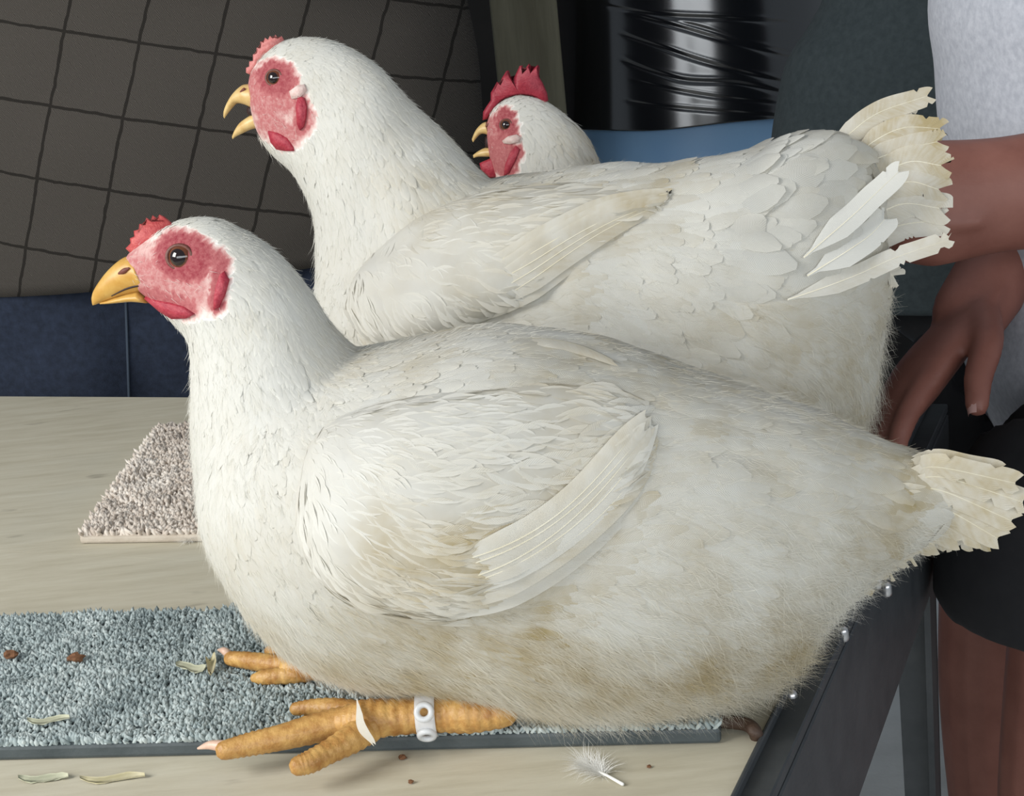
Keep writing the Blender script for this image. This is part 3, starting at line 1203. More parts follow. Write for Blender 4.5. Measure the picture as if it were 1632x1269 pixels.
# flight feathers along the lower edge of the wing
for i in range(7):
    t = i / 6
    jj = RNG.normal(0, 4, 5)
    pts = [(640 - 20 * t, 985 - 75 * t), (760 + 0 * t, 985 - 95 * t + jj[0]), (900 - 10 * t, 905 - 85 * t + jj[1]), (1000 - 15 * t, 815 - 90 * t + jj[2]), (1054 - 24 * t + 2 * jj[3], 726 - 62 * t + 3 * jj[4])]
    P = h1.path_on(pts, 0.0010 + 0.0003 * i, h1.wing_bvh)
    h1.quill('flight_feather', P, 0.0145, parent=h1.wing_o, split=.12, stain=RNG.uniform(.12, .5), cup=.14, nst=60, tip=.62, round_tip=.6)
h1.feathers('greater_coverts', h1.wing_data, h1.wing_bvh, cover=4.5, parent=h1.wing_o, keep_far=0, lift_k=2.6, len_k=1.5,
            mask=lambda px, P: (px[:, 0] > 600) & (px[:, 0] < 745 + (960 - px[:, 1]) * .35) & (px[:, 1] > 850 - (px[:, 0] - 600) * .2) & (px[:, 1] < 990))
# tip of the far wing lying on the back
for k, pts in enumerate(([(800, 540), (870, 541), (925, 552), (976, 575)],)):
    P = h1.path_on(pts, .0075, h1.bvh)
    nb = h1.on_body(pts[1][0], pts[1][1] + 6)[1]
    h1.quill('flight_feather', P, .013, split=.1, stain=.42, cup=.25, tip=.5, round_tip=.7, nst=48, normal=nb)
# tail
TAIL1 = [((1380, 745), (1500, 745), (1618, 770), 40), ((1390, 760), (1510, 762), (1630, 800), 44), ((1390, 775), (1510, 785), (1612, 830), 44), ((1385, 790), (1500, 808), (1590, 858), 44),
         ((1380, 800), (1480, 820), (1560, 858), 42), ((1370, 812), (1460, 830), (1525, 860), 40), ((1350, 830), (1430, 850), (1490, 868), 38), ((1330, 850), (1400, 870), (1455, 888), 36),
         ((1300, 870), (1370, 895), (1420, 912), 34), ((1285, 900), (1340, 920), (1385, 935), 32), ((1400, 738), (1500, 736), (1590, 752), 36)]
for i, (a, b_, c, wd) in enumerate(TAIL1):
    off = 0.020 - 0.0016 * i if i < 10 else 0.012
    jx = RNG.uniform(-22, 18)
    P = [h1.on_body(a[0] + 20 + jx, a[1], -.009)[0], h1.on_body(a[0] + 66 + jx, a[1] + 2, -.001)[0], pl1.at(*b_, off), pl1.at(*c, off)]
    h1.quill('tail_feather', P, wd * s1, split=.4, stain=.55, tip=.85)
for i, (a, b_, c, wd) in enumerate(TAIL1[:8]):
    off = -0.010 - 0.0016 * i
    P = [pl1.at(a[0], a[1] + 5, off), pl1.at(b_[0] - 5, b_[1] + 6, off), pl1.at(c[0] - 14, c[1] + 2, off)]
    h1.quill('tail_feather', P, wd * s1, split=.3, stain=.55, tip=.85)
h1.feathers('tail_coverts', h1.body_data, h1.bvh, cover=3.5, keep_far=.3, lift_k=2.2, len_k=1.1, nblend=.4,
            mask=lambda px, P: (px[:, 0] > 1340) & (px[:, 0] < 1468) & (px[:, 1] < 900))
# head
h1.eye(285, 410, 21)
h1.comb([(207, 403), (200, 396), (208, 388), (207, 380), (214, 377), (213, 368), (221, 366), (222, 357), (230, 357), (233, 347), (240, 351), (243, 343), (250, 348), (254, 342), (262, 345), (268, 350), (282, 362), (272, 384), (254, 404), (232, 414)], M_COMB, 7)
o = h1.beak('upper_beak', [(218, 410, 244, 461, 31), (205, 408, 230, 464, 27), (190, 415, 208, 469, 23), (172, 431, 187, 474, 18), (158, 449, 168, 480, 12), (149, 464, 154, 485, 6), (146, 474, 148, 487, 2)], M_BEAK_ORANGE)
h1.beak('lower_beak', [(222, 462, 240, 482, 24), (205, 466, 215, 480, 20), (188, 472, 192, 482, 15), (172, 478, 172, 484, 9), (160, 481, 160, 485, 3)], M_BEAK_ORANGE)
# mouth line and nostril lie on the beak's side
for nm, pts, rad, mt, w_ in (('mouth_line', [(178, 472), (200, 461), (222, 455), (246, 452)], [.8, 1.6, 1.8, 1.2], M_DARK, (14, 21, 25, 28)),
                             ('nostril', [(190, 436), (198, 432), (205, 428)], [2.2, 4.5, 2.0], M_NOSTRIL, (23, 26, 28))):
    for sgn in (1, -1):
        P = np.array([pl1.at(x, y, k * s1 * .93) for (x, y), k in zip(pts, w_)])
        if sgn < 0:
            P = pl1.mirror(P)
        v, f = tube(P, np.array(rad) * s1, seg=8, sub=4)
        add_mesh(nm, v, f, mt, r1, parent=o)
h1.lobe('wattle', [(232, 472), (248, 478), (270, 482), (292, 488), (311, 500), (298, 508), (276, 508), (256, 496), (240, 484)], M_WATTLE, 7, -1)
h1.lobe('ear_lobe', [(358, 432), (366, 446), (360, 468), (350, 490), (341, 494), (341, 476), (344, 455), (350, 438)], M_WATTLE, 5, 0)

# legs and feet of the front hen
zt = MAT_TOP - 0.0012


def foot_pt(px, py, rpx, s=s1):
    """a point whose underside rests on the mat: centre of a toe of that radius"""
    return on_z(px, py, zt + rpx * s)


def hen_leg(root, shank, srad, toes, claws, pl, s, ridge_n=16):
    v, f = tube(shank, srad, seg=18, sub=14, ridge=.035, ridge_n=ridge_n, flat=(0, 0, 1), ratio=.92)
    leg = add_mesh('leg', v, f, M_LEG, root)
    for pts, rad, n in toes:
        toe(pts, rad, root, parent=leg, n=n)
    for pts, rad in claws:
        v, f = tube(pts, rad, seg=8, sub=5)
        add_mesh('claw', v, f, M_CLAW, root, parent=leg)
    return leg


q = foot_pt
hock = q(780, 1128, 30)
shank = [q(800, 1134, 29), q(750, 1136, 29), q(700, 1137, 27), q(640, 1142, 27), q(585, 1146, 30), q(548, 1150, 26)]
leg1 = hen_leg(r1, shank, np.array([27, 33, 31, 30, 32, 24]) * s1,
               [([q(570, 1148, 24), q(520, 1157, 21), q(450, 1175, 19), q(400, 1186, 17), q(358, 1196, 15)], np.array([25, 24, 20, 18, 15]) * s1, 17),
                ([q(590, 1158, 24), q(560, 1178, 20), q(525, 1198, 17), q(495, 1214, 15), q(476, 1221, 14)], np.array([24, 22, 18, 17, 15]) * s1, 12),
                ([q(575, 1138, 20), q(535, 1130, 16), q(500, 1128, 13), q(472, 1130, 11)], np.array([20, 17, 14, 11]) * s1, 9)],
               [([q(358, 1190, 18), q(335, 1188, 18), q(316, 1193, 12)], np.array([10, 7, 2]) * s1)], pl1, s1)
qa, qb = q(572, 1108, 66), q(603, 1164, 30)
h1.quill('belly_feather', [qa + pl1.n * .004, qa * .6 + qb * .4 + pl1.n * .0145, qb + pl1.n * .012], 17 * s1, split=0, stain=.3, tip=.45, round_tip=.8, cup=.3)
fl_ = [q(470, 1062, 20), q(430, 1058, 17), q(395, 1053, 15), q(368, 1050, 13)]
leg2 = hen_leg(r1, [q(640, 1066, 26), q(560, 1064, 26), q(500, 1064, 25), q(460, 1064, 22)], np.array([24, 24, 23, 18]) * s1,
               [(fl_, np.array([18, 17, 15, 13]) * s1, 11),
                ([q(490, 1072, 16), q(450, 1077, 13), q(420, 1080, 11), q(406, 1081, 9)], np.array([16, 15, 13, 8]) * s1, 8),
                ([q(500, 1060, 18), q(460, 1048, 13), q(430, 1038, 11)], np.array([16, 13, 10]) * s1, 8)],
               [([q(366, 1046, 14), q(358, 1038, 24), q(348, 1036, 20)], np.array([8, 7, 2]) * s1)], pl1, s1)

# clear plastic leg band: a strip bent round the shank with two ring-shaped bosses


def band():
    mt, nt, b = nodes_of('clear_plastic')
    b.inputs['Base Color'].default_value = (0.86, 0.88, 0.90, 1)
    b.inputs['Roughness'].default_value = 0.22
    b.inputs['Alpha'].default_value = 0.55
    c = q(681, 1138, 28)
    t = (q(640, 1142, 27) - q(720, 1136, 27))
    t /= np.linalg.norm(t)
    up = np.array([0, 0, 1.0])
    side = np.cross(t, up)
    if side @ pl1.n < 0:
        side = -side
    R0, hw = 35 * s1, 15 * s1
    N, K = 40, 6
    ho = []
    V, Fc = [], []
    for i in range(N):
        x = 2 * math.pi * i / N
        d = side * math.cos(x) + up * math.sin(x)
        for k in range(K):
            u_ = -1 + 2 * k / (K - 1)
            V.append(c + d * R0 * 1.0 + t * u_ * hw)
    hole = lambda p: min(np.linalg.norm(p - hc) for hc in ho) if ho else 9
    for ang in (32, -32):
        d = side * math.cos(R(ang)) + up * math.sin(R(ang))
        ho.append(c + d * R0)
    for i in range(N):
        for k in range(K - 1):
            j = (i + 1) % N
            Fc.append((i * K + k, j * K + k, j * K + k + 1, i * K + k + 1))
    V = np.array(V)
    Fc = [fq for fq in Fc if hole(V[list(fq)].mean(0)) > 9.0 * s1]
    parts = [(V, Fc)]
    for hc in ho:
        d = hc - c
        d /= np.linalg.norm(d)
        b2 = np.cross(t, d)
        RV2, RF = [], []
        n1, n2, ra, rb = 20, 8, 11 * s1, 3.4 * s1
        for i in range(n1):
            x = 2 * math.pi * i / n1
            rd = t * math.cos(x) + b2 * math.sin(x)
            for k in range(n2):
                y = 2 * math.pi * k / n2
                RV2.append(hc + d * 1.5 * s1 + rd * (ra + rb * math.cos(y)) + d * rb * math.sin(y))
        for i in range(n1):
            for k in range(n2):
                i2, k2 = (i + 1) % n1, (k + 1) % n2
                RF.append((i * n2 + k, i2 * n2 + k, i2 * n2 + k2, i * n2 + k2))
        parts.append((np.array(RV2), RF))
    V, Fc = join(parts)
    o = add_mesh('leg_band', V, Fc, mt, r1, parent=leg1)
    md = o.modifiers.new('s', 'SOLIDIFY')
    md.thickness = 0.0005
    o['label'] = 'clear plastic leg band with two ring holes'


band()

# ================================================================== hen behind it
pl2 = Plane((0.0, 0.945, 0), 12)
s2 = pl2.scale(900, 500)
BMAT = TABLE + 0.011
r2 = Root('hen', tuple(pl2.at(900, 790)[:2]) + (TABLE,), 'white hen in the middle with wide open beak and small pale comb', 'hen', 'white hens on the table')
C2 = [(400, 110, 1, -.6, 10, 4, .6, 6), (440, 75, 1, -.3, 14, 5, .7, 7), (500, 66, 1, .15, 18, 7, .8, 7), (560, 100, .8, .6, 28, 9, .9, 9), (500, 130, .5, .9, 24, 8, .8, 8), (620, 150, .7, .8, 38, 11, 1.1, 12),
      (560, 220, .3, 1, 40, 11, 1.1, 14), (500, 260, .15, 1, 32, 9, 1.1, 16), (470, 255, .5, .9, 22, 8, 1, 12), (680, 220, .6, .9, 44, 12, 1.2, 12), (600, 330, .2, 1, 50, 15, 1.4, 16), (515, 380, .1, 1, 44, 16, 1.5, 20),
      (700, 290, .6, .9, 50, 16, 1.5, 14), (640, 330, .4, .9, 46, 16, 1.6, 14), (530, 470, .35, .95, 50, 20, 1.8, 18), (570, 530, .5, .9, 56, 24, 2.4, 18),
      (640, 440, .6, .7, 46, 26, 2.6, 12), (700, 380, .8, .3, 52, 28, 2.4, 12), (820, 320, 1, .05, 64, 30, 2.0, 12), (680, 480, .85, .55, 56, 30, 2.6, 14), (820, 420, 1, .2, 70, 32, 2.2, 12), (940, 360, 1, -.1, 90, 34, 1.6, 12), (850, 480, .9, -.3, 80, 30, 1.6, 14),
      (800, 280, 1, .1, 60, 26, 2.0, 12), (960, 265, 1, .0, 70, 34, 3.0, 12), (1100, 262, 1, -.05, 70, 36, 3.0, 12), (1200, 255, 1, -.2, 66, 36, 3.6, 12),
      (1150, 300, 1, -.1, 78, 46, 4.2, 12), (1230, 320, .95, -.3, 80, 48, 4.6, 12), (1220, 400, .95, -.1, 78, 46, 4.2, 14), (1290, 300, .9, -.45, 80, 44, 4.8, 12), (1310, 380, .9, -.4, 80, 44, 4.8, 14), (1050, 420, .8, .5, 76, 38, 2.6, 22), (950, 500, .85, .5, 80, 36, 2.2, 24), (1100, 520, .85, .5, 80, 36, 2.4, 28),
      (1220, 480, .9, .35, 76, 36, 2.6, 24), (1250, 560, .85, .45, 66, 30, 2.8, 32), (1330, 500, .9, .3, 60, 28, 2.6, 34), (1360, 620, .75, .7, 60, 26, 2.8, 40), (1350, 430, .95, -.2, 70, 36, 3.6, 18), (1280, 450, .95, -.1, 76, 40, 3.6, 18)]
S2 = [(490, 70, .05), (560, 200, .05), (500, 330, .0), (620, 330, .08), (700, 230, .22), (760, 285, .38), (660, 325, .3), (520, 440, .05), (640, 460, .16), (600, 540, .2), (720, 400, .2), (900, 330, .34), (1000, 320, .42), (780, 460, .3), (850, 400, .34),
      (960, 270, .05), (1150, 330, .08), (1220, 400, .12), (950, 500, .08), (1050, 430, .1), (1100, 540, .22), (1230, 560, .36), (1300, 600, .4), (1360, 600, .42), (1300, 470, .25), (1280, 330, .18), (1380, 520, .35)]
FACE2 = [((435, 122), (442, 128), 24, .90, 10), ((455, 110), (465, 132), 6, .80, 10), ((400, 130), (415, 150), 18, .62, 14), ((392, 160), (420, 160), 10, .6, 14), ((420, 170), (450, 165), 16, .62, 16), ((425, 195), (460, 215), 14, .60, 16), ((466, 150), (486, 190), 12, .55, 14), ((452, 190), (470, 205), 8, .3, 14), ((480, 170), (482, 205), 10, .75, 9)]
h2 = Hen(pl2, s2, r2, C2, S2, FACE2, 0.0023, 23)
body2 = [(512, 440, 522, 540, 30), (530, 385, 555, 630, 105), (594, 345, 596, 720, 160), (690, 312, 690, 770, 195), (800, 287, 800, 800, 212), (930, 272, 930, 810, 214), (1060, 264, 1060, 812, 208), (1170, 246, 1190, 800, 192), (1256, 226, 1300, 760, 160), (1318, 220, 1368, 680, 115), (1374, 246, 1402, 570, 68), (1406, 296, 1418, 480, 26)]
neck2 = [(396, 122, 402, 168, 10), (404, 106, 408, 196, 22), (424, 84, 420, 222, 36), (455, 65, 442, 248, 48), (500, 59, 470, 272, 56), (556, 76, 492, 310, 64), (612, 116, 506, 360, 76), (668, 176, 508, 425, 94), (720, 235, 512, 500, 118), (780, 290, 540, 570, 142), (860, 350, 640, 650, 150), (920, 430, 760, 650, 100)]
h2.body([px_loft(pl2, body2), px_loft(pl2, neck2)], lump=0.0017, lump_f=80, floor_z=TABLE + .002, smooth=8)
wing2 = [(540, 500), (560, 440), (610, 385), (670, 340), (760, 305), (880, 285), (990, 290), (1058, 304), (1072, 322), (1030, 345), (980, 375), (920, 420), (870, 470), (800, 505), (720, 540), (640, 560), (580, 548)]
h2.wing(wing2, (760, 420), 46, front=(-1, .2))
inw2 = lambda px, P: ~h2.in_wing(px)
h2.feathers('plumage', h2.body_data, h2.bvh, cover=4.8, mask=inw2)
h2.feathers('wing_coverts', h2.wing_data, h2.wing_bvh, cover=3.0, parent=h2.wing_o, keep_far=1, lift_k=.7, nblend=.65)
h2.down('down', h2.body_data, 42000, mask=inw2)
h2.down('rump_fluff', h2.body_data, 30000, length=1.0, out=.42, droop=.3, mask=lambda px, P: (px[:, 0] > 1180) & (px[:, 1] > 470))
for i in range(7):
    t = i / 6
    pts = [(740 - 20 * t, 535 - 90 * t), (820, 495 - 90 * t), (900, 432 - 72 * t), (980, 372 - 46 * t), (1066, 328 - 20 * t)]
    P = h2.path_on(pts, 0.0010 + .0003 * i, h2.wing_bvh)
    h2.quill('flight_feather', P, 0.014, parent=h2.wing_o, split=.12, stain=.42, cup=.1, nst=50, tip=.62, round_tip=.6)
TAIL2 = [((1305, 258), (1352, 215), (1400, 180), (1478, 153), 34, .5, .5, -.012), ((1318, 262), (1352, 226), (1394, 198), (1450, 172), 30, .25, .5, -.014), ((1350, 262), (1392, 226), (1440, 204), (1498, 205), 36, .85, .6, -.006),
         ((1330, 285), (1400, 252), (1450, 236), (1494, 226), 40, .6, .5, -.002), ((1330, 310), (1400, 280), (1450, 258), (1500, 264), 46, .6, .4, .002), ((1330, 335), (1400, 305), (1450, 290), (1496, 302), 46, .5, .4, .005),
         ((1276, 412), (1330, 362), (1385, 318), (1432, 274), 36, .0, .1, .026), ((1320, 370), (1390, 345), (1440, 325), (1497, 332), 52, .3, .25, .007), ((1320, 395), (1390, 375), (1440, 358), (1494, 352), 48, .25, .3, .007),
         ((1280, 440), (1330, 405), (1370, 378), (1410, 350), 42, .0, .15, .027), ((1250, 478), (1330, 448), (1410, 414), (1512, 382), 30, .25, .9, .030), ((1340, 430), (1380, 425), (1404, 430), (1424, 440), 36, .3, .4, .007)]
for a, b_, c, d, wd, st, sp, off in TAIL2:
    if off > .02:
        P = []
        for t_ in (0, .22, .45, .7, 1.0):
            C_ = catmull([a, b_, c, d], 12)
            x_, y_ = C_[int(t_ * (len(C_) - 1))]
            pl_off = off + .014 * (1 - t_)
            q_ = pl2.at(x_, y_, pl_off)
            if h2.hit(x_, y_)[0] is not None:
                g_ = h2.on_body(x_, y_, .0055 + .004 * t_)[0]
                q_ = g_ if np.linalg.norm(g_ - CAM) < np.linalg.norm(q_ - CAM) else q_
            P.append(q_)
        P = np.array(P)
        P[1:-1] = P[1:-1] * .6 + (P[:-2] + P[2:]) * .2
    else:
        P = [pl2.at(*a, off), pl2.at(*b_, off), pl2.at(*c, off), pl2.at(*d, off)]
    h2.quill('tail_feather', P, wd * s2, split=sp, stain=st, tip=.82, nst=60, normal=pl2.n + np.array([0, 0, .25]))
h2.feathers('tail_coverts', h2.body_data, h2.bvh, cover=3.0, keep_far=.3, lift_k=2.4, len_k=1.15, nblend=.35, jitter=.3,
            mask=lambda px, P: (px[:, 0] > 1130) & (px[:, 0] < 1325 - (px[:, 1] - 250).clip(0) * .22) & (px[:, 1] > 215) & (px[:, 1] < 470))
h2.eye(436, 124, 14)
h2.comb([(392, 116), (392, 108), (397, 106), (397, 98), (403, 97), (403, 87), (408, 84), (409, 76), (414, 76), (415, 66), (420, 68), (422, 60), (427, 63), (430, 57), (435, 60), (439, 55), (443, 60), (449, 57), (453, 64), (440, 74), (424, 88), (410, 104), (400, 120)], M_COMB_PALE, 7)
o = h2.beak('upper_beak', [(402, 134, 414, 172, 22), (388, 135, 404, 172, 20), (379, 141, 392, 167, 16), (370, 151, 378, 165, 12), (362, 164, 368, 175, 8), (357, 176, 361, 184, 4), (356, 184, 358, 189, 1.5)], M_BEAK)
h2.beak('lower_beak', [(418, 174, 420, 204, 18), (406, 180, 412, 204, 15), (394, 187, 399, 207, 12), (382, 196, 386, 213, 8), (374, 208, 376, 218, 5), (370, 217, 371, 222, 1.5)], M_BEAK)
v, f = px_loft(pl2, [(412, 165, 414, 188, 14), (400, 167, 404, 186, 12), (394, 172, 397, 184, 6)], seg=14)
add_mesh('mouth', v, f, M_DARK, r2)
for sgn in (1, -1):
    P = np.array([pl2.at(x, y, k * s2) for (x, y), k in (((384, 147), 15.0), ((389, 142), 17.5))])
    if sgn < 0:
        P = pl2.mirror(P)
    v, f = tube(P, np.array([2.2, 2.4]) * s2, seg=8, sub=3)
    add_mesh('nostril', v, f, M_NOSTRIL, r2, parent=o)
h2.lobe('wattle', [(428, 208), (444, 212), (458, 220), (468, 234), (470, 241), (456, 241), (442, 238), (432, 226)], M_WATTLE, 6, -1)
h2.lobe('ear_lobe', [(476, 152), (486, 156), (490, 170), (489, 186), (485, 202), (479, 208), (474, 198), (473, 184), (472, 168)], M_WATTLE, 4, 1)
h2.lobe('ear_tuft', [(462, 145), (474, 136), (486, 134), (490, 144), (480, 156), (466, 158)], M_LOBE_W, 4, 1)

# ================================================================== hen at the back
pl3 = Plane((0.05, 1.14, 0), 12)
s3 = pl3.scale(900, 300)
r3 = Root('hen', tuple(pl3.at(1050, 640)[:2]) + (TABLE,), 'white hen furthest back with tall crimson comb, only its head showing', 'hen', 'white hens on the table')
C3 = [(785, 180, 1, -.4, 9, 4, .6, 5), (830, 158, 1, 0, 12, 5, .7, 6), (870, 175, .8, .6, 18, 7, .8, 7), (850, 210, .4, .9, 22, 8, .9, 8), (900, 220, .6, .8, 26, 9, 1, 9), (940, 260, .6, .8, 30, 10, 1, 9), (850, 270, .2, 1, 26, 9, 1, 10), (1000, 400, .9, .4, 60, 28, 2, 14), (1200, 400, .9, .3, 60, 28, 2, 16), (850, 450, .3, .9, 50, 22, 2, 16)]
S3 = [(830, 160, .1), (850, 220, .08), (900, 200, .3), (940, 250, .36), (830, 280, .05), (1000, 400, .2)]
FACE3 = [((805, 186), (808, 205), 14, .90, 6), ((818, 205), (822, 215), 5, .8, 6), ((785, 200), (790, 225), 14, .62, 8), ((784, 232), (795, 262), 16, .7, 8), ((800, 225), (820, 245), 10, .72, 6), ((822, 240), (812, 275), 9, .8, 6), ((795, 245), (800, 275), 5, .45, 8)]
h3 = Hen(pl3, s3, r3, C3, S3, FACE3, 0.0026, 37)
body3 = [(815, 430, 822, 500, 30), (850, 350, 855, 590, 115), (950, 300, 950, 640, 145), (1080, 292, 1080, 665, 150), (1200, 305, 1200, 650, 125), (1285, 345, 1285, 570, 70), (1340, 400, 1335, 490, 22)]
neck3 = [(775, 196, 777, 222, 8), (781, 180, 781, 250, 18), (796, 163, 788, 275, 28), (824, 152, 798, 305, 37), (862, 158, 802, 340, 44), (902, 186, 806, 380, 56), (936, 222, 812, 425, 74), (962, 280, 835, 480, 94), (1000, 350, 880, 540, 100), (1050, 420, 960, 540, 60)]
h3.body([px_loft(pl3, body3), px_loft(pl3, neck3)], lump=.001, floor_z=TABLE + .002, smooth=5)
h3.feathers('plumage', h3.body_data, h3.bvh, cover=2.4, keep_far=.3)
h3.down('down', h3.body_data, 16000)
h3.eye(806, 199, 10)
h3.comb([(769, 192), (770, 178), (775, 170), (782, 160), (782, 148), (788, 138), (792, 130), (796, 134), (800, 124), (807, 113), (811, 112), (814, 122), (816, 130), (822, 118), (828, 105), (833, 104), (834, 116), (838, 108), (843, 101), (846, 104), (846, 116), (852, 108), (857, 103), (860, 106), (859, 122), (865, 132), (872, 148), (874, 160), (868, 166), (858, 158), (845, 153), (828, 152), (810, 155), (797, 163), (786, 176), (777, 190)], M_COMB_DARK, 6)
o = h3.beak('upper_beak', [(775, 194, 782, 218, 13), (768, 197, 775, 214, 11), (760, 205, 766, 214, 8), (755, 214, 758, 222, 4), (752, 222, 754, 227, 1.2)], M_BEAK)
h3.beak('lower_beak', [(784, 234, 784, 250, 12), (772, 236, 774, 250, 9), (762, 241, 763, 250, 6), (754, 247, 755, 252, 1.5)], M_BEAK)
v, f = px_loft(pl3, [(786, 216, 786, 238, 9), (777, 216, 778, 237, 8), (773, 219, 774, 236, 4)], seg=14)
add_mesh('mouth', v, f, M_DARK, r3)
v, f = tube([pl3.at(775, 201, 12 * s3), pl3.at(779, 198, 13 * s3)], np.array([1.6, 1.8]) * s3, seg=8, sub=3)
add_mesh('nostril', v, f, M_NOSTRIL, r3, parent=o)
h3.lobe('ear_lobe', [(801, 224), (810, 217), (824, 214), (831, 219), (828, 227), (814, 230), (804, 229)], M_LOBE_W, 4, 1)
h3.lobe('cheek_lobe', [(822, 232), (829, 238), (822, 256), (812, 276), (803, 280), (805, 262), (812, 244)], M_WATTLE, 3, 0)
me = pillow([(782, 252), (796, 250), (800, 266), (794, 282), (780, 284), (766, 270), (764, 260)], 5 * s3, lambda x, y, w_: pl3.at(x, y, w_ + 12 * s3), .3)
finish('wattle', me, M_WATTLE, r3)

exec_people = True
# ------------------------------------------------------------------ people
M_SKIN = simple('tanned_skin', (0.215, 0.080, 0.058), (0.27, 0.108, 0.080), 30, 0.55, 0.25, 500, bdist=0.0006)  # base colour darkened for the dim light on the arms
M_NAIL = simple('finger_nail', (0.55, 0.33, 0.30), None, 30, 0.35)
M_SHOE = simple('dark_boot', (0.02, 0.018, 0.016), (0.04, 0.035, 0.03), 40, 0.6)


def hand(w_, d, back, size=1.0, curl=0.5, spread=0.12, side=1, thumb=0.7):
    """palm, four unequal fingers and a thumb; d = towards the fingers, back = back of the hand"""
    d = np.array(d, float)
    d /= np.linalg.norm(d)
    back = np.array(back, float)
    back -= d * (back @ d)
    back /= np.linalg.norm(back)
    y = np.cross(back, d) * side
    w_ = np.array(w_, float)
    P = lambda a, b_, c: w_ + (d * a + y * b_ + back * c) * size
    parts = [tube([P(-.02, 0, 0), P(.03, 0.002, 0), P(.065, 0, 0), P(.092, 0, -.002)], np.array([.030, .040, .043, .040]) * size, seg=18, sub=4, flat=back, ratio=.40)]
    tips = []
    for k, (b_, ln, r_) in enumerate(((.029, .072, .0092), (.010, .080, .0095), (-.010, .074, .0090), (-.028, .058, .0080))):
        p = P(.088, b_, 0)
        dd = d * math.cos(spread * (b_ / .03)) + y * math.sin(spread * (b_ / .03))
        pts, rad = [p - dd * .02 * size, p], [r_ * 1.05, r_ * 1.08]
        ang = 0
        for fr, bend in ((.45, .6), (.30, 1.0), (.25, .8)):
            ang += curl * bend
            v_ = dd * math.cos(ang) - back * math.sin(ang)
            p = p + v_ * ln * fr * size
            pts.append(p)
            rad.append(r_ * (1.0 if fr > .4 else .93 if fr > .28 else .80))
        tips.append((pts[-1], v_, pts[-2]))
        parts.append(tube(pts, np.array(rad) * size, seg=12, sub=4))
    t0 = P(.015, .026, -.004)
    a1 = d * .72 + y * .62 - back * .25 * thumb
    a2 = d * .93 + y * .22 - back * .35 * thumb
    p1 = t0 + a1 * .042 * size
    p2 = p1 + a2 * .034 * size
    p3 = p2 + (a2 - back * .2) * .024 * size
    tips.append((p3, (p3 - p2) / np.linalg.norm(p3 - p2), p2))
    parts.append(tube([t0 - a1 * .01 * size, t0, p1, p2, p3], np.array([.014, .0155, .0125, .0108, .0088]) * size, seg=12, sub=4))
    return parts, tips, back


def nail_mesh(tip, v_, back):
    s_ = np.cross(v_, back)
    s_ /= np.linalg.norm(s_)
    b_ = np.cross(s_, v_)
    if b_ @ back < 0:
        b_ = -b_
    c = tip + b_ * .0068 + v_ * .002
    V, Fc = [], []
    for i in range(5):
        t = -1 + i / 2
        for j in range(5):
            u_ = -1 + j / 2
            V.append(c + v_ * t * .0062 + s_ * u_ * .0050 * (1 - .15 * t * t) - b_ * (u_ * u_ * .0022 + max(0, t) * .0012))
    for i in range(4):
        for j in range(4):
            Fc.append((i * 5 + j, i * 5 + j + 1, (i + 1) * 5 + j + 1, (i + 1) * 5 + j))
    return np.array(V), Fc


def head_parts(c, face_dir, r_=.098):
    """skull, jaw, nose, ears"""
    c = np.array(c, float)
    f = np.array([face_dir[0], face_dir[1], 0.0])
    f /= np.linalg.norm(f)
    s_ = np.array([-f[1], f[0], 0])
    up = np.array([0, 0, 1.0])
    P = [tube([c - up * .13, c - up * .05 - f * .005, c + up * .01, c + up * .07], [.052, .070, .080, .060], seg=20, sub=5, flat=f, ratio=1.18)]
    P.append(tube([c + f * .085 + up * .02, c + f * .104 - up * .02, c + f * .098 - up * .03], [.010, .014, .011], seg=10, sub=3))
    for k in (1, -1):
        P.append(tube([c + s_ * .078 * k + up * .02, c + s_ * .083 * k - up * .03], [.018, .013], seg=10, sub=3, flat=s_, ratio=.4))
    P.append(tube([c + s_ * .024 + f * .088 - up * .062, c + f * .094 - up * .062, c - s_ * .024 + f * .088 - up * .062], [.006, .009, .006], seg=8, sub=3))
    return P


def ell_rings(rows, seg=44, yaw=0.0, fold=0.0, fseed=0, ffreq=(7, 16)):
    """stacked elliptical rings: rows = (cx, cy, z, half-width, half-depth)"""
    D = catmull(rows, 7)
    rings = []
    uv = []
    for cx_, cy_, z, a, b_ in D:
        th = np.linspace(0, 2 * math.pi, seg, endpoint=False)
        x = a * np.cos(th)
        y = b_ * np.sin(th)
        X = cx_ + x * math.cos(yaw) - y * math.sin(yaw)
        Y = cy_ + x * math.sin(yaw) + y * math.cos(yaw)
        P = np.stack([X, Y, np.full(seg, z)], 1)
        if fold:
            n = np.stack([X - cx_, Y - cy_, np.zeros(seg)], 1)
            n /= np.linalg.norm(n, axis=1)[:, None] + 1e-9
            P = P + n * (fold * wob(P * np.array([1, 1, .55]), ffreq[1], fseed))[:, None] + n * (fold * .7 * wob(P * np.array([1, 1, .9]), ffreq[0] * 5, fseed + 2))[:, None]
        rings.append(P)
    return rings


def cloth(name, rings, mat, root, cap=False, uvmap=False, thick=0.003, parent=None):
    V, Fc = rings_to_mesh(rings, cap=cap)
    uvs = None
    o = add_mesh(name, V, Fc, mat, root, parent)
    md = o.modifiers.new('s', 'SOLIDIFY')
    md.thickness = thick
    md.offset = 1
    return o


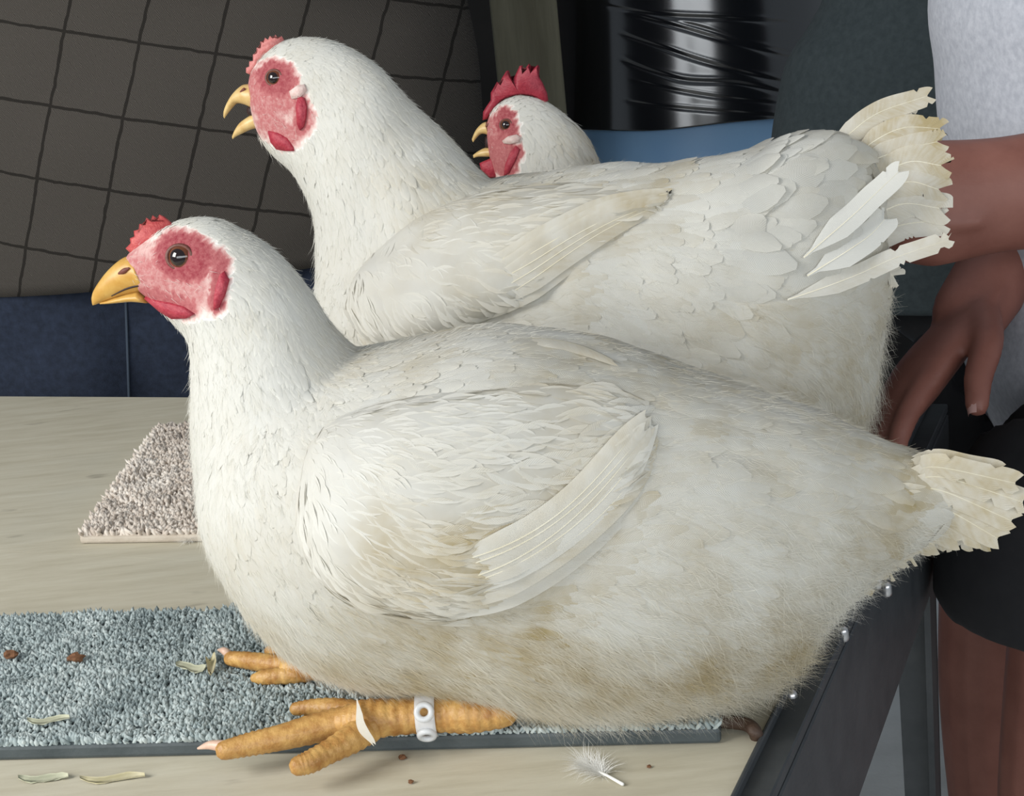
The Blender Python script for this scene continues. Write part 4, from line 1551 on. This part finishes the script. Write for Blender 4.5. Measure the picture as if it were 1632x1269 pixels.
def plaid_mat():
    mt, nt, b = nodes_of('plaid_flannel')
    tc = nd(nt, 'ShaderNodeTexCoord')
    sp = nd(nt, 'ShaderNodeSeparateXYZ')
    rot = nd(nt, 'ShaderNodeMapping')
    rot.inputs['Rotation'].default_value = (0, R(-14), 0)
    nt.links.new(tc.outputs['Object'], rot.inputs[0])
    nt.links.new(rot.outputs[0], sp.inputs[0])
    lines = []
    nz = noise_tex(nt, 60, 2, .5)
    for axis, per, off, wd in ((0, .0790, 0.056, .022), (2, .0790, 0.010, .020), (0, .0735, 0.050, .0), ):
        if wd == 0:
            continue
        crd = sp.outputs[axis] if axis else math_n(nt, 'SUBTRACT', sp.outputs[0], math_n(nt, 'MULTIPLY', math_n(nt, 'SUBTRACT', sp.outputs[2], 1.1), .13))
        v = math_n(nt, 'ADD', math_n(nt, 'DIVIDE', crd, per), off / per + 20)
        v = math_n(nt, 'ADD', v, math_n(nt, 'MULTIPLY', math_n(nt, 'SUBTRACT', nz, .5), .05))
        fr = math_n(nt, 'ABSOLUTE', math_n(nt, 'SUBTRACT', math_n(nt, 'FRACT', v), .5))
        lines.append(math_n(nt, 'LESS_THAN', fr, wd))
    tw = nd(nt, 'ShaderNodeTexWave')
    mp = nd(nt, 'ShaderNodeMapping')
    mp.inputs['Rotation'].default_value = (0, R(30), 0)
    nt.links.new(tc.outputs['Object'], mp.inputs[0])
    nt.links.new(mp.outputs[0], tw.inputs[0])
    tw.inputs['Scale'].default_value = 210
    tw.inputs['Distortion'].default_value = 6
    tw.inputs['Detail'].default_value = 3
    base = ramp(nt, tw.outputs['Fac'], [(0.2, (0.046, 0.041, 0.036)), (0.8, (0.088, 0.079, 0.070))])
    ln = math_n(nt, 'MAXIMUM', lines[0], lines[1])
    c = mix_rgb(nt, math_n(nt, 'MULTIPLY', ln, .75), base, (0.010, 0.009, 0.008))
    nt.links.new(c, b.inputs['Base Color'])
    b.inputs['Roughness'].default_value = .95
    b.inputs['Specular IOR Level'].default_value = .1
    bump(nt, b, tw.outputs['Fac'], .3, .001)
    return mt


M_PLAID = plaid_mat()
M_DENIM = simple('blue_denim', (0.008, 0.014, 0.030), (0.018, 0.028, 0.055), 120, .9, .3, 600)
M_SEAM = simple('denim_seam', (0.05, 0.07, 0.10), None, 100, .9)
M_GREYTEE = simple('grey_marl_jersey', (0.46, 0.48, 0.54), (0.60, 0.62, 0.68), 170, .95, .2, 300)
M_BLACKSHORT = simple('black_cloth', (0.006, 0.006, 0.008), (0.010, 0.010, 0.012), 60, .9)
M_SLATE = simple('slate_jersey', (0.028, 0.040, 0.045), (0.042, 0.056, 0.062), 120, .95, .2, 300)


def limb_path(a, b_, c, ra, rb, rc, seg=16):
    a, b_, c = (np.array(q_, float) for q_ in (a, b_, c))
    return tube([a, a * .5 + b_ * .5, b_, b_ * .45 + c * .55, c], [ra, ra * .93, rb, rb * .96, rc], seg=seg, sub=5)


def leg_parts(hip, knee, ankle, fwd):
    P = [tube([hip, np.array(hip) * .5 + np.array(knee) * .5, knee, np.array(knee) * .65 + np.array(ankle) * .35, ankle], [.088, .078, .058, .056, .038], seg=18, sub=5)]
    an = np.array(ankle, float)
    f = np.array(fwd, float)
    P.append(tube([an + [0, 0, -.03] - f * .03, an + [0, 0, -.045] + f * .06, an + [0, 0, -.055] + f * .15], [.036, .034, .026], seg=12, sub=4))
    return P


def shoe(root, ankle, fwd):
    an, f = np.array(ankle, float), np.array(fwd, float)
    f = f / np.linalg.norm(f)
    z = .0
    v, g = tube([an * [1, 1, 0] - f * .055 + [0, 0, .048], an * [1, 1, 0] + f * .03 + [0, 0, .05], an * [1, 1, 0] + f * .12 + [0, 0, .042], an * [1, 1, 0] + f * .175 + [0, 0, .036]], [.044, .049, .044, .034], seg=16, sub=4)
    v[:, 2] = np.maximum(v[:, 2], 0.001)
    v2, g2 = tube([an * [1, 1, 0] + [0, 0, .05], an * [1, 1, 0] + [0, 0, .12]], [.047, .050], seg=16, sub=3)
    me = remesh('shoe', [(v, g), (v2, g2)], .006, 4)
    V = verts_of(me)
    V[:, 2] = np.maximum(V[:, 2], .0015)
    me.vertices.foreach_set('co', V.ravel())
    finish('shoe', me, M_SHOE, root)


# ---- person in the plaid shirt, behind the table at the left
p1x, p1y = -0.350, 1.80
pr = Root('person', (p1x, p1y, 0), 'person in dark plaid flannel shirt and blue jeans standing behind the table', 'person')
hem1 = float(on_y(150, 462, p1y - .17)[2])
bp = []
bp += [tube([(p1x, p1y, .90), (p1x, p1y - .02, 1.05), (p1x, p1y, 1.25), (p1x, p1y + .01, 1.40)], [.165, .175, .185, .13], seg=24, sub=4, flat=(0, 1, 0), ratio=.70)]
bp += [tube([(p1x, p1y + .01, 1.38), (p1x, p1y, 1.52)], [.062, .055], seg=16, sub=3)]
bp += head_parts((p1x, p1y - .02, 1.63), (0.2, -1))
h_tip = []
for sgn in (1, -1):
    sh = (p1x + sgn * .19, p1y + .01, 1.37)
    el = (p1x + sgn * .36, p1y - .05, 1.235)
    wr = on_y(365, -150, p1y - .25) + np.array([sgn * .075, 0, .012 if sgn > 0 else .0])
    bp.append(limb_path(sh, el, wr, .054, .044, .029))
    hp, tp, bk = hand(wr + np.array([-sgn * .012, 0, 0]), (-sgn, -.12, -.10), (0, -1, .15), .98, curl=.55, side=-sgn)
    bp += hp
    hipp, kn, an = (p1x + sgn * .10, p1y + .01, .88), (p1x + sgn * .115, p1y, .48), (p1x + sgn * .125, p1y + .02, .085)
    bp += leg_parts(hipp, kn, an, (sgn * .25, -1, 0))
me = remesh('body', bp, .006, 3)
finish('body', me, M_SKIN, pr)
W1 = .345
rows = [(p1x, p1y, hem1 - .002, W1 + .006, .172), (p1x, p1y - .005, hem1 + .10, W1 + .004, .178), (p1x, p1y - .005, 1.08, W1 + .0, .182), (p1x, p1y, 1.22, W1 - .01, .17), (p1x, p1y, 1.33, W1 - .03, .145), (p1x, p1y, 1.40, W1 - .08, .115), (p1x, p1y, 1.44, .10, .085)]
cloth('shirt', ell_rings(rows, seg=64, fold=.005, fseed=4), M_PLAID, pr)
for sgn in (1, -1):
    sh = np.array((p1x + sgn * .20, p1y + .01, 1.375))
    el = np.array((p1x + sgn * .365, p1y - .05, 1.235))
    wr = on_y(365, -150, p1y - .25) + np.array([sgn * .10, .01, .012 if sgn > 0 else .0])
    v, f = tube([sh, sh * .5 + el * .5, el, el * .5 + wr * .5, wr], [.078, .068, .062, .054, .046], seg=20, sub=6, dome=False)
    v = v + (wob(v, 60, 8) * .004)[:, None] * np.array([.4, .4, .8])
    add_mesh('sleeve', v, f[:-40], M_PLAID, pr)
jr = []
for sgn in (1, -1):
    v, f = tube([(p1x + sgn * .155, p1y, .93), (p1x + sgn * .155, p1y, .70), (p1x + sgn * .145, p1y, .48), (p1x + sgn * .135, p1y + .01, .11)], [.150, .135, .10, .08], seg=24, sub=6)
    jr.append((v, f))
jr.append(tube([(p1x, p1y, .80), (p1x, p1y, .96), (p1x, p1y, 1.00)], [.25, .30, .30], seg=28, sub=4, flat=(0, 1, 0), ratio=.5))
me = remesh('jeans', jr, .009, 6)
V = verts_of(me)
V += norms_of(me) * (wob(V * np.array([1, 1, .6]), 55, 3) * .004)[:, None]
me.vertices.foreach_set('co', V.ravel())
bj = bvh_of(me)
jo = finish('jeans', me, M_DENIM, pr)
sp_ = []
for y_ in np.linspace(455, 660, 9):
    h = bj.ray_cast(Vector(CAM), Vector(ray(201 + (y_ - 490) * .03, y_)).normalized())
    if h[0] is not None:
        sp_.append(np.array(h[0]) + np.array(h[1]) * .0006)
if len(sp_) > 3:
    v, f = tube(sp_, [.0016] * len(sp_), seg=6, sub=3, dome=False)
    add_mesh('seam', v, f, M_SEAM, pr, parent=jo)
for sgn in (1, -1):
    shoe(pr, (p1x + sgn * .125, p1y + .02, .085), (sgn * .25, -1, 0))

# ---- person in the grey T-shirt at the right end, holding the middle hen
g_y = 1.20
pg = Root('person', (0.45, g_y, 0), 'person in pale grey T-shirt and black shorts holding the middle hen from behind', 'person')
edge = [on_y(x, y, g_y) for x, y in ((1516, -40), (1522, 120), (1530, 250), (1550, 430), (1553, 560), (1572, 640), (1600, 708), (1640, 752))]
bp = []
bp += [tube([(.51, g_y, .80), (.53, g_y, .95), (.54, g_y, 1.10), (.58, g_y, 1.30), (.60, g_y, 1.42)], [.15, .155, .165, .17, .11], seg=24, sub=4, flat=(1, 0, 0), ratio=.75)]
bp += [tube([(.60, g_y, 1.40), (.585, g_y, 1.53)], [.060, .054], seg=16, sub=3)]
bp += head_parts((.565, g_y, 1.64), (-1, -.25))
# near arm: comes in from the right, hand closed on the far side of the tail
wr_n = on_y(1478, 326, 1.02)
el_n = on_y(2060, 250, 1.02)
sh_n = np.array([.62, g_y - .17, 1.36])
bp.append(tube([sh_n, sh_n * .5 + el_n * .5, el_n], [.056, .050, .046], seg=18, sub=5))
bp.append(tube([el_n, el_n * .65 + wr_n * .35, el_n * .25 + wr_n * .75, wr_n], [.046, .050, .040, .044], seg=20, sub=6, flat=(0, 1, 0), ratio=.72))
kn_n = on_y(1360, 322, 1.03)
hp, tp, bk = hand(wr_n, kn_n - wr_n, (0.1, -.35, 1), 1.04, curl=.25, side=-1)
bp += hp
# far arm: from behind the belly down to the hen's hindquarters
wr_f = on_y(1545, 500, 1.12)
sh_f = np.array([.60, g_y + .18, 1.36])
el_f = np.array([.66, g_y + .20, 1.06])
bp.append(tube([sh_f, sh_f * .5 + el_f * .5, el_f], [.054, .048, .044], seg=18, sub=5))
bp.append(tube([el_f, el_f * .5 + wr_f * .5, wr_f], [.044, .042, .029], seg=18, sub=6))
dk = on_y(1448, 622, 1.075) - wr_f
hp, tp2, bk2 = hand(wr_f, dk, (-.75, .1, .65), .98, curl=.16, side=1, spread=.02)
bp += hp
for sgn in (1, -1):
    ly = g_y - .20 if sgn < 0 else g_y + .09
    lx = .388 if sgn < 0 else .43
    hipp, kn, an = (.50, g_y + sgn * .095, .80), (lx + .005, ly, .47), (lx + .01, ly, .085)
    bp += leg_parts(hipp, kn, an, (-1, sgn * .2, 0))
me = remesh('body', bp, .0038, 4)
finish('body', me, M_SKIN, pg)
for a, b_, c_ in tp2:
    v, f = nail_mesh(a, b_, bk2)
    add_mesh('finger_nail', v, f, M_NAIL, pg)
rows = []
for i, e in enumerate(edge):
    a = (.175, .175, .175, .17, .17, .165, .155, .14)[i]
    b_ = (.20, .20, .20, .20, .20, .195, .185, .17)[i]
    rows.append((e[0] + a, g_y, e[2], a, b_))
rows = rows[::-1] + [(.575, g_y, 1.24, .155, .20), (.595, g_y, 1.36, .125, .19), (.60, g_y, 1.42, .10, .12), (.60, g_y, 1.45, .075, .085)]
cloth('shirt', ell_rings(rows, seg=60, fold=.003, fseed=14), M_GREYTEE, pg)
for sh, el in ((sh_n, el_n), (sh_f, el_f)):
    e2 = sh * .4 + el * .6
    v, f = tube([sh + [0, 0, .03], sh * .6 + el * .4, e2], [.085, .078, .080], seg=20, sub=6, dome=False)
    add_mesh('sleeve', v, f[:-40], M_GREYTEE, pg)
sh_hem = float(on_y(1560, 1080, g_y - .30)[2])
jr = []
for sgn in (1, -1):
    ly = g_y - .20 if sgn < 0 else g_y + .09
    lx = .392 if sgn < 0 else .43
    jr.append(tube([(.535, g_y + sgn * .085, .80), (.47, g_y * .5 + ly * .5 + sgn * .04, .69), (lx + .006, ly, sh_hem + .06), (lx, ly, sh_hem)], [.100, .100, .098, .102], seg=24, sub=6, dome=False))
jr.append(tube([(.53, g_y, .76), (.54, g_y, .86), (.545, g_y, .93)], [.13, .15, .15], seg=28, sub=4, flat=(1, 0, 0), ratio=.75))
me = remesh('shorts', jr, .008, 4)
finish('shorts', me, M_BLACKSHORT, pg)
for sgn in (1, -1):
    shoe(pg, (.40 if sgn < 0 else .44, g_y - .20 if sgn < 0 else g_y + .09, .085), (-1, sgn * .2, 0))

# ---- person in the slate shirt further back
s_x, s_y = 0.63, 1.80
ps = Root('person', (s_x, s_y, 0), 'person in dark slate shirt standing beyond the table corner beside the barrel', 'person')
bp = []
bp += [tube([(s_x, s_y, .85), (s_x, s_y, 1.0), (s_x, s_y, 1.2), (s_x, s_y, 1.36)], [.15, .16, .17, .12], seg=24, sub=4, flat=(0, 1, 0), ratio=.7)]
bp += [tube([(s_x, s_y, 1.34), (s_x, s_y, 1.47)], [.058, .052], seg=16, sub=3)]
bp += head_parts((s_x, s_y - .02, 1.57), (-.4, -1))
tipw = on_y(1640, 700, 1.52)
for sgn in (1, -1):
    sh = np.array((s_x + sgn * .17, s_y, 1.31))
    if sgn < 0:
        sh = np.array((s_x + .02, s_y - .06, 1.30))
        wr = tipw + np.array([.022, .02, .185])
        el = (sh + wr) / 2 + np.array([.05, .06, 0])
    else:
        el = sh + np.array([.06, .03, -.27])
        wr = el + np.array([.0, -.05, -.24])
    bp.append(limb_path(sh, el, wr, .05, .042, .027))
    hp, tp3, bk3 = hand(wr, (tipw - wr) if sgn < 0 else (0, -.1, -1), (-.35, -1, .0) if sgn < 0 else (1, 0, 0), .95, curl=.14, side=sgn)
    if sgn < 0:
        nails = [nail_mesh(a, b_, bk3) for a, b_, c_ in tp3]
    bp += hp
    bp += leg_parts((s_x + .05 + sgn * .085, s_y, .84), (s_x + .10 + sgn * .09, s_y, .46), (s_x + .12 + sgn * .09, s_y + .02, .085), (-.3, -1, 0))
me = remesh('body', bp, .0048, 3)
finish('body', me, M_SKIN, ps)
for v, f in nails:
    add_mesh('finger_nail', v, f, M_NAIL, ps)
hem3 = float(on_y(1480, 505, s_y - .15)[2])
ledge = [on_y(x, y, s_y - .04) for x, y in ((1335, -10), (1310, 40), (1268, 110), (1252, 200), (1250, 300), (1262, 420), (1285, 520))]
rows = []
for e in ledge:
    a = (s_x + .20 - e[0]) / 2
    rows.append((e[0] + a, s_y, e[2], a, .15 + .2 * (a - .15)))
rows = rows[::-1]
rows[0] = (rows[0][0], s_y, hem3, rows[0][3], rows[0][4])
rows += [(s_x, s_y, 1.16, .185, .145), (s_x, s_y, 1.28, .18, .13), (s_x, s_y, 1.35, .13, .10), (s_x, s_y, 1.39, .075, .08)]
cloth('shirt', ell_rings(rows, seg=56, fold=.004, fseed=24), M_SLATE, ps)
for sgn, (sh, el) in ((1, (np.array((s_x + .17, s_y, 1.31)), np.array((s_x + .23, s_y + .03, 1.04)))),):
    v, f = tube([sh + [0, 0, .02], sh * .6 + el * .4, sh * .35 + el * .65], [.08, .074, .075], seg=20, sub=5, dome=False)
    add_mesh('sleeve', v, f[:-40], M_SLATE, ps)
jr = []
for sgn in (1, -1):
    jr.append(tube([(s_x + .05 + sgn * .085, s_y, .84), (s_x + .085 + sgn * .09, s_y, .60), (s_x + .10 + sgn * .09, s_y, .46), (s_x + .12 + sgn * .09, s_y + .01, .11)], [.115, .095, .08, .07], seg=22, sub=5))
jr.append(tube([(s_x, s_y, .74), (s_x, s_y, .88), (s_x, s_y, .94)], [.18, .19, .18], seg=28, sub=4, flat=(0, 1, 0), ratio=.72))
me = remesh('trousers', jr, .009, 4)
finish('trousers', me, M_BLACKSHORT, ps)
for sgn in (1, -1):
    shoe(ps, (s_x + .12 + sgn * .09, s_y + .02, .085), (-.3, -1, 0))

# ------------------------------------------------------------------ post, barrel, bag
M_POST = simple('khaki_timber', (0.15, 0.138, 0.092), (0.23, 0.215, 0.15), 8, .85, .3, 60, stretch=(6, 6, .6))
pa, pb = on_y(787, 60, 2.35), on_y(893, 60, 2.35)
v, f = box(pa[0], pb[0], 2.35, 2.45, 0, 2.6)
o = bevel(add_mesh('wooden_post', v, f, M_POST, smooth=False), .004)
origin_to(o, ((pa[0] + pb[0]) / 2, 2.40, 0))
tag(o, 'khaki wooden post standing between the plaid shirt and the barrel', 'post')

M_BLUE = simple('blue_plastic', (0.31, 0.56, 0.90), (0.34, 0.60, 0.93), 12, .45, .1, 80)  # blue lightened well past plain plastic; little lamp light gets back here


def bag_mat():
    mt, nt, b = nodes_of('black_polythene')
    b.inputs['Base Color'].default_value = (0.010, 0.011, 0.014, 1)
    b.inputs['Roughness'].default_value = .20
    b.inputs['Coat Weight'].default_value = .9
    b.inputs['Coat Roughness'].default_value = .16
    b.inputs['Specular IOR Level'].default_value = 1.0
    bump(nt, b, noise_tex(nt, 9, 2, .5), .06, .004)
    return mt


M_BAG = bag_mat()
b_y = 2.55
bc = on_y(1118, 120, b_y)
br = float(abs(on_y(1345, 120, b_y)[0] - on_y(892, 120, b_y)[0]) / 2) * .97
z_rim = 1.17
barrel = Root('barrel', (bc[0], b_y, 0), 'blue plastic barrel standing behind the hens, bagged at the top', 'barrel')
prof = [(0.001, br * .90), (.02, br * .97), (.10, br * .985), (.30, br * 1.0), (.31, br * 1.02), (.34, br * 1.02), (.35, br), (.70, br), (.71, br * 1.02), (.74, br * 1.02), (.75, br), (1.05, br * .985), (z_rim - .02, br * .97), (z_rim, br * .965), (z_rim, br * .92), (z_rim - .03, br * .91), (.04, br * .86), (.04, .002)]
th = np.linspace(0, 2 * math.pi, 56, endpoint=False)
rings = [np.stack([bc[0] + r_ * np.cos(th), b_y + r_ * np.sin(th), np.full(56, z)], 1) for z, r_ in prof]
v, f = rings_to_mesh(rings)
add_mesh('drum', v, f, M_BLUE, barrel)

# bag: folded over the rim, creased in slanting pleats
z_low = float(on_y(1085, 203, b_y - br)[2])
NS, NZ = 300, 240
TH = np.linspace(0, 2 * math.pi, NS, endpoint=False)
rb = np.random.default_rng(5)
# pleats: (image points along a crease) turned into angle/height curves
CREASES = [([(960, 8), (1060, 24), (1150, 30), (1262, 36)], .0034, .9), ([(1000, 20), (1080, 42), (1150, 64), (1265, 95)], .0032, 1.0), ([(1070, 30), (1130, 48), (1190, 70), (1265, 84)], .0028, .6),
           ([(985, 50), (1050, 72), (1120, 98), (1190, 118), (1262, 134)], .0032, 1.1), ([(990, 92), (1050, 114), (1100, 128), (1180, 134), (1262, 152)], .0036, 1.3), ([(1010, 124), (1080, 142), (1150, 156), (1240, 164)], .0028, .7), ([(1000, 158), (1070, 168), (1150, 178), (1250, 184)], .0028, .7)]
cur = []
for pts, wd, am in CREASES:
    T_, Z_ = [], []
    for x, y in catmull(pts, 8):
        d = ray(x, y)
        # meet the drum's cylinder
        ox, oy = CAM[0] - bc[0], CAM[1] - b_y
        A = d[0] ** 2 + d[1] ** 2
        B = 2 * (ox * d[0] + oy * d[1])
        Cc = ox * ox + oy * oy - (br * 1.02) ** 2
        dd = B * B - 4 * A * Cc
        t = (-B - math.sqrt(max(dd, 0))) / (2 * A)
        p = CAM + d * t
        T_.append(math.atan2(p[1] - b_y, p[0] - bc[0]) % (2 * math.pi))
        Z_.append(p[2])
    cur.append((np.array(T_), np.array(Z_), wd, am))
rings = []
rows_z = [(z_rim - .10, br * .88), (z_rim - .03, br * .90)] + [(z_rim + .006, br * .94), (z_rim + .006, br * .98)]
zz = np.linspace(z_rim, z_low, NZ)
for z, r_ in rows_z:
    rings.append(np.stack([bc[0] + r_ * np.cos(TH), b_y + r_ * np.sin(TH), np.full(NS, z)], 1))
for i, z in enumerate(zz):
    r_ = np.full(NS, br * 1.015 + 0.020 * (i / NZ) ** 1.3)
    P0 = np.stack([np.cos(TH), np.sin(TH), np.full(NS, z * 3)], 1)
    r_ = r_ + .0012 * wob(P0 * [1, 1, .7], 4, 4)
    for T_, Z_, wd, am in cur:
        o_ = np.argsort(T_)
        zc = np.interp(TH, T_[o_], Z_[o_])
        fade = np.clip((TH - T_.min()) / .12, 0, 1) * np.clip((T_.max() - TH) / .12, 0, 1)
        dz = (z - zc) / wd
        r_ = r_ + fade * am * .0016 * (np.exp(-((dz - 1.3) ** 2)) * .5 - np.exp(-dz ** 2))
    # creases of other pleats round the back
    if i == NZ - 1:
        r_ = r_ - .002
    zl = z + (.0015 * np.sin(TH * 7) * (i / NZ) if i else 0)
    rings.append(np.stack([bc[0] + r_ * np.cos(TH), b_y + r_ * np.sin(TH), np.full(NS, z) if np.isscalar(zl) else zl], 1))
v, f = rings_to_mesh(rings, cap=False)
o = add_mesh('bin_bag', v, f, M_BAG)
origin_to(o, (bc[0], b_y, z_low))
tag(o, 'shiny black plastic bag folded over the rim of the blue barrel', 'bag')

# ------------------------------------------------------------------ small things on the table
M_FLUFF, _nt, _b = nodes_of('loose_down')
_b.inputs['Base Color'].default_value = (.84, .83, .79, 1)
_b.inputs['Roughness'].default_value = .8
M_STRAW = simple('straw_yellow', (0.47, 0.42, 0.24), (0.56, 0.51, 0.34), 120, .8)
M_STRAW2 = simple('pale_chaff', (0.42, 0.43, 0.30), (0.52, 0.52, 0.38), 120, .8)
M_CRUMB = simple('brown_crumb', (0.13, 0.055, 0.022), (0.20, 0.09, 0.04), 200, .85, .4)
M_STRAP = simple('rusty_bar', (0.045, 0.025, 0.016), (0.075, 0.042, 0.026), 60, .6, .3, 300)


def loose_feather(px, py, z, tipx, tipy, label, n=420, spread=.018, seed=1):
    r = np.random.default_rng(seed)
    a, b_ = on_z(px, py, z + .001), on_z(tipx, tipy, z + .001)
    parts = [tube([b_, (a + b_) / 2 + [0, 0, .001], a], [.0009, .0007, .0003], seg=6, sub=4)]
    d = (a - b_) / np.linalg.norm(a - b_)
    sd = np.cross(d, [0, 0, 1.0])
    for i in range(n):
        t = r.uniform(.45, 1)
        p = b_ + (a - b_) * t
        ang = r.normal(0, 1.0)
        ln = spread * r.uniform(.4, 1)
        v_ = d * math.cos(ang) + sd * math.sin(ang)
        up = np.array([0, 0, r.uniform(.0, .75)])
        q1, q2 = p + (v_ + up) * ln * .5, p + (v_ + up * .8) * ln + np.array([0, 0, -.1 * ln])
        s_ = np.cross(v_, [0, 0, 1.0]) * .00011
        parts.append((np.array([p - s_, p + s_, q1 + s_ * .8, q1 - s_ * .8, q2]), [(0, 1, 2, 3), (3, 2, 4)]))
    V, Fc = join(parts)
    V[:, 2] = np.maximum(V[:, 2], z + .0002)
    o = add_mesh('loose_feather', V, Fc, M_FLUFF)
    origin_to(o, (a[0], a[1], z))
    tag(o, label, 'feather')


loose_feather(930, 1222, TABLE, 992, 1250, 'fluffy white down feather on bare wood below the grey mat', 520, .016, 3)
loose_feather(300, 862, TABLE, 326, 850, 'small white feather at the front edge of beige mat', 320, .013, 4)


def chip(px, py, z, lx, ly, mat, name, label, cat, curl=.2, seed=0, hgt=.0015):
    """a thin curled flake"""
    r = np.random.default_rng(seed)
    c = on_z(px, py, z)
    a, b_ = on_z(px + lx, py, z) - c, on_z(px, py - ly, z) - c
    V, Fc = [], []
    n, k = 9, 4
    for s_ in (0, 1):
        for i in range(n):
            t = -1 + 2 * i / (n - 1)
            wd = math.sqrt(max(0.02, 1 - t * t)) * (1 + .25 * r.uniform(-1, 1))
            for j in range(k):
                u_ = -1 + 2 * j / (k - 1)
                V.append(c + a * t + b_ * (u_ * wd + curl * math.sin(t * 2.6)) + np.array([0, 0, .0006 + hgt * (t * t) * (1 + .4 * u_) + s_ * .0005 - .0002 * abs(u_)]))
    m_ = n * k
    for i in range(n - 1):
        for j in range(k - 1):
            q_ = (i * k + j, i * k + j + 1, (i + 1) * k + j + 1, (i + 1) * k + j)
            Fc += [q_[::-1], tuple(x + m_ for x in q_)]
    rim = [i * k for i in range(n)] + [(n - 1) * k + j for j in range(1, k)] + [i * k + k - 1 for i in range(n - 2, -1, -1)] + [j for j in range(k - 2, 0, -1)]
    for i in range(len(rim)):
        p, q_ = rim[i], rim[(i + 1) % len(rim)]
        Fc.append((p, q_, q_ + m_, p + m_))
    o = add_mesh(name, V, Fc, mat)
    origin_to(o, tuple(c))
    tag(o, label, cat)


GT = TABLE + .0122
chip(78, 1150, GT, 34, 4, M_STRAW2, 'wood_shaving', 'pale shaving near the front edge of the grey mat', 'shaving', .9, 1)
chip(305, 1066, GT, 24, 6, M_STRAW2, 'wood_shaving', 'pale shaving on grey mat left of the hen far foot', 'shaving', -.6, 2)
chip(180, 1243, TABLE, 52, 5, M_STRAW, 'straw_flake', 'yellow straw flake on bare wood in front of grey mat', 'straw', .8, 3)
chip(70, 1243, TABLE, 40, 5, M_STRAW2, 'straw_flake', 'faint tan flake on bare wood at lower left corner', 'straw', .5, 4)
chip(338, 1062, GT + .001, 8, 12, M_STRAW, 'straw_flake', 'yellow upright straw scrap on grey mat by claw', 'straw', .4, 9, .004)


def crumb(px, py, z, r_px, label, seed):
    r = np.random.default_rng(seed)
    c = on_z(px, py, z)
    s_ = float(np.linalg.norm(on_z(px + 10, py, z) - c)) / 10
    bm = bmesh.new()
    bmesh.ops.create_icosphere(bm, subdivisions=2, radius=r_px * s_)
    for v_ in bm.verts:
        v_.co *= 1 + r.uniform(-.38, .38)
        v_.co.z *= .7
        v_.co.x *= 1.25
    lo = min(v_.co.z for v_ in bm.verts)
    for v_ in bm.verts:
        v_.co.z -= lo
    me = bpy.data.meshes.new('crumb')
    bm.to_mesh(me)
    bm.free()
    o = finish('crumb', me, M_CRUMB, smooth=False)
    o.location = c
    tag(o, label, 'crumb')


crumb(122, 1055, GT - .001, 9, 'dark brown crumb on the grey mat', 1)
crumb(18, 1050, GT - .001, 8, 'brown crumb on grey mat at the far left end', 2)
crumb(642, 1210, TABLE, 5, 'brown crumb on wood under the banded leg', 3)
crumb(655, 1249, TABLE, 3.5, 'tiny dark speck on wood below the brown crumb', 4)
crumb(1034, 1224, TABLE, 3, 'tiny speck on wood right of the loose feather', 5)

# bent rod from the mat's end over the table's edge
pz = TABLE + .0045
pts = [on_z(1148, 1150, pz), on_z(1172, 1152, pz), on_z(1192, 1156, pz), on_z(1204, 1168, pz - .001), on_z(1208, 1190, pz - .012), on_z(1208, 1230, TABLE - .03)]
v, f = tube(pts, [.0034] * 6, seg=10, sub=6)
o = add_mesh('bent_rod', v, f, M_STRAP)
origin_to(o, tuple(on_z(1160, 1150, TABLE)))
tag(o, 'dark rusty bent rod hooked over the table edge beside the grey mat', 'rod')
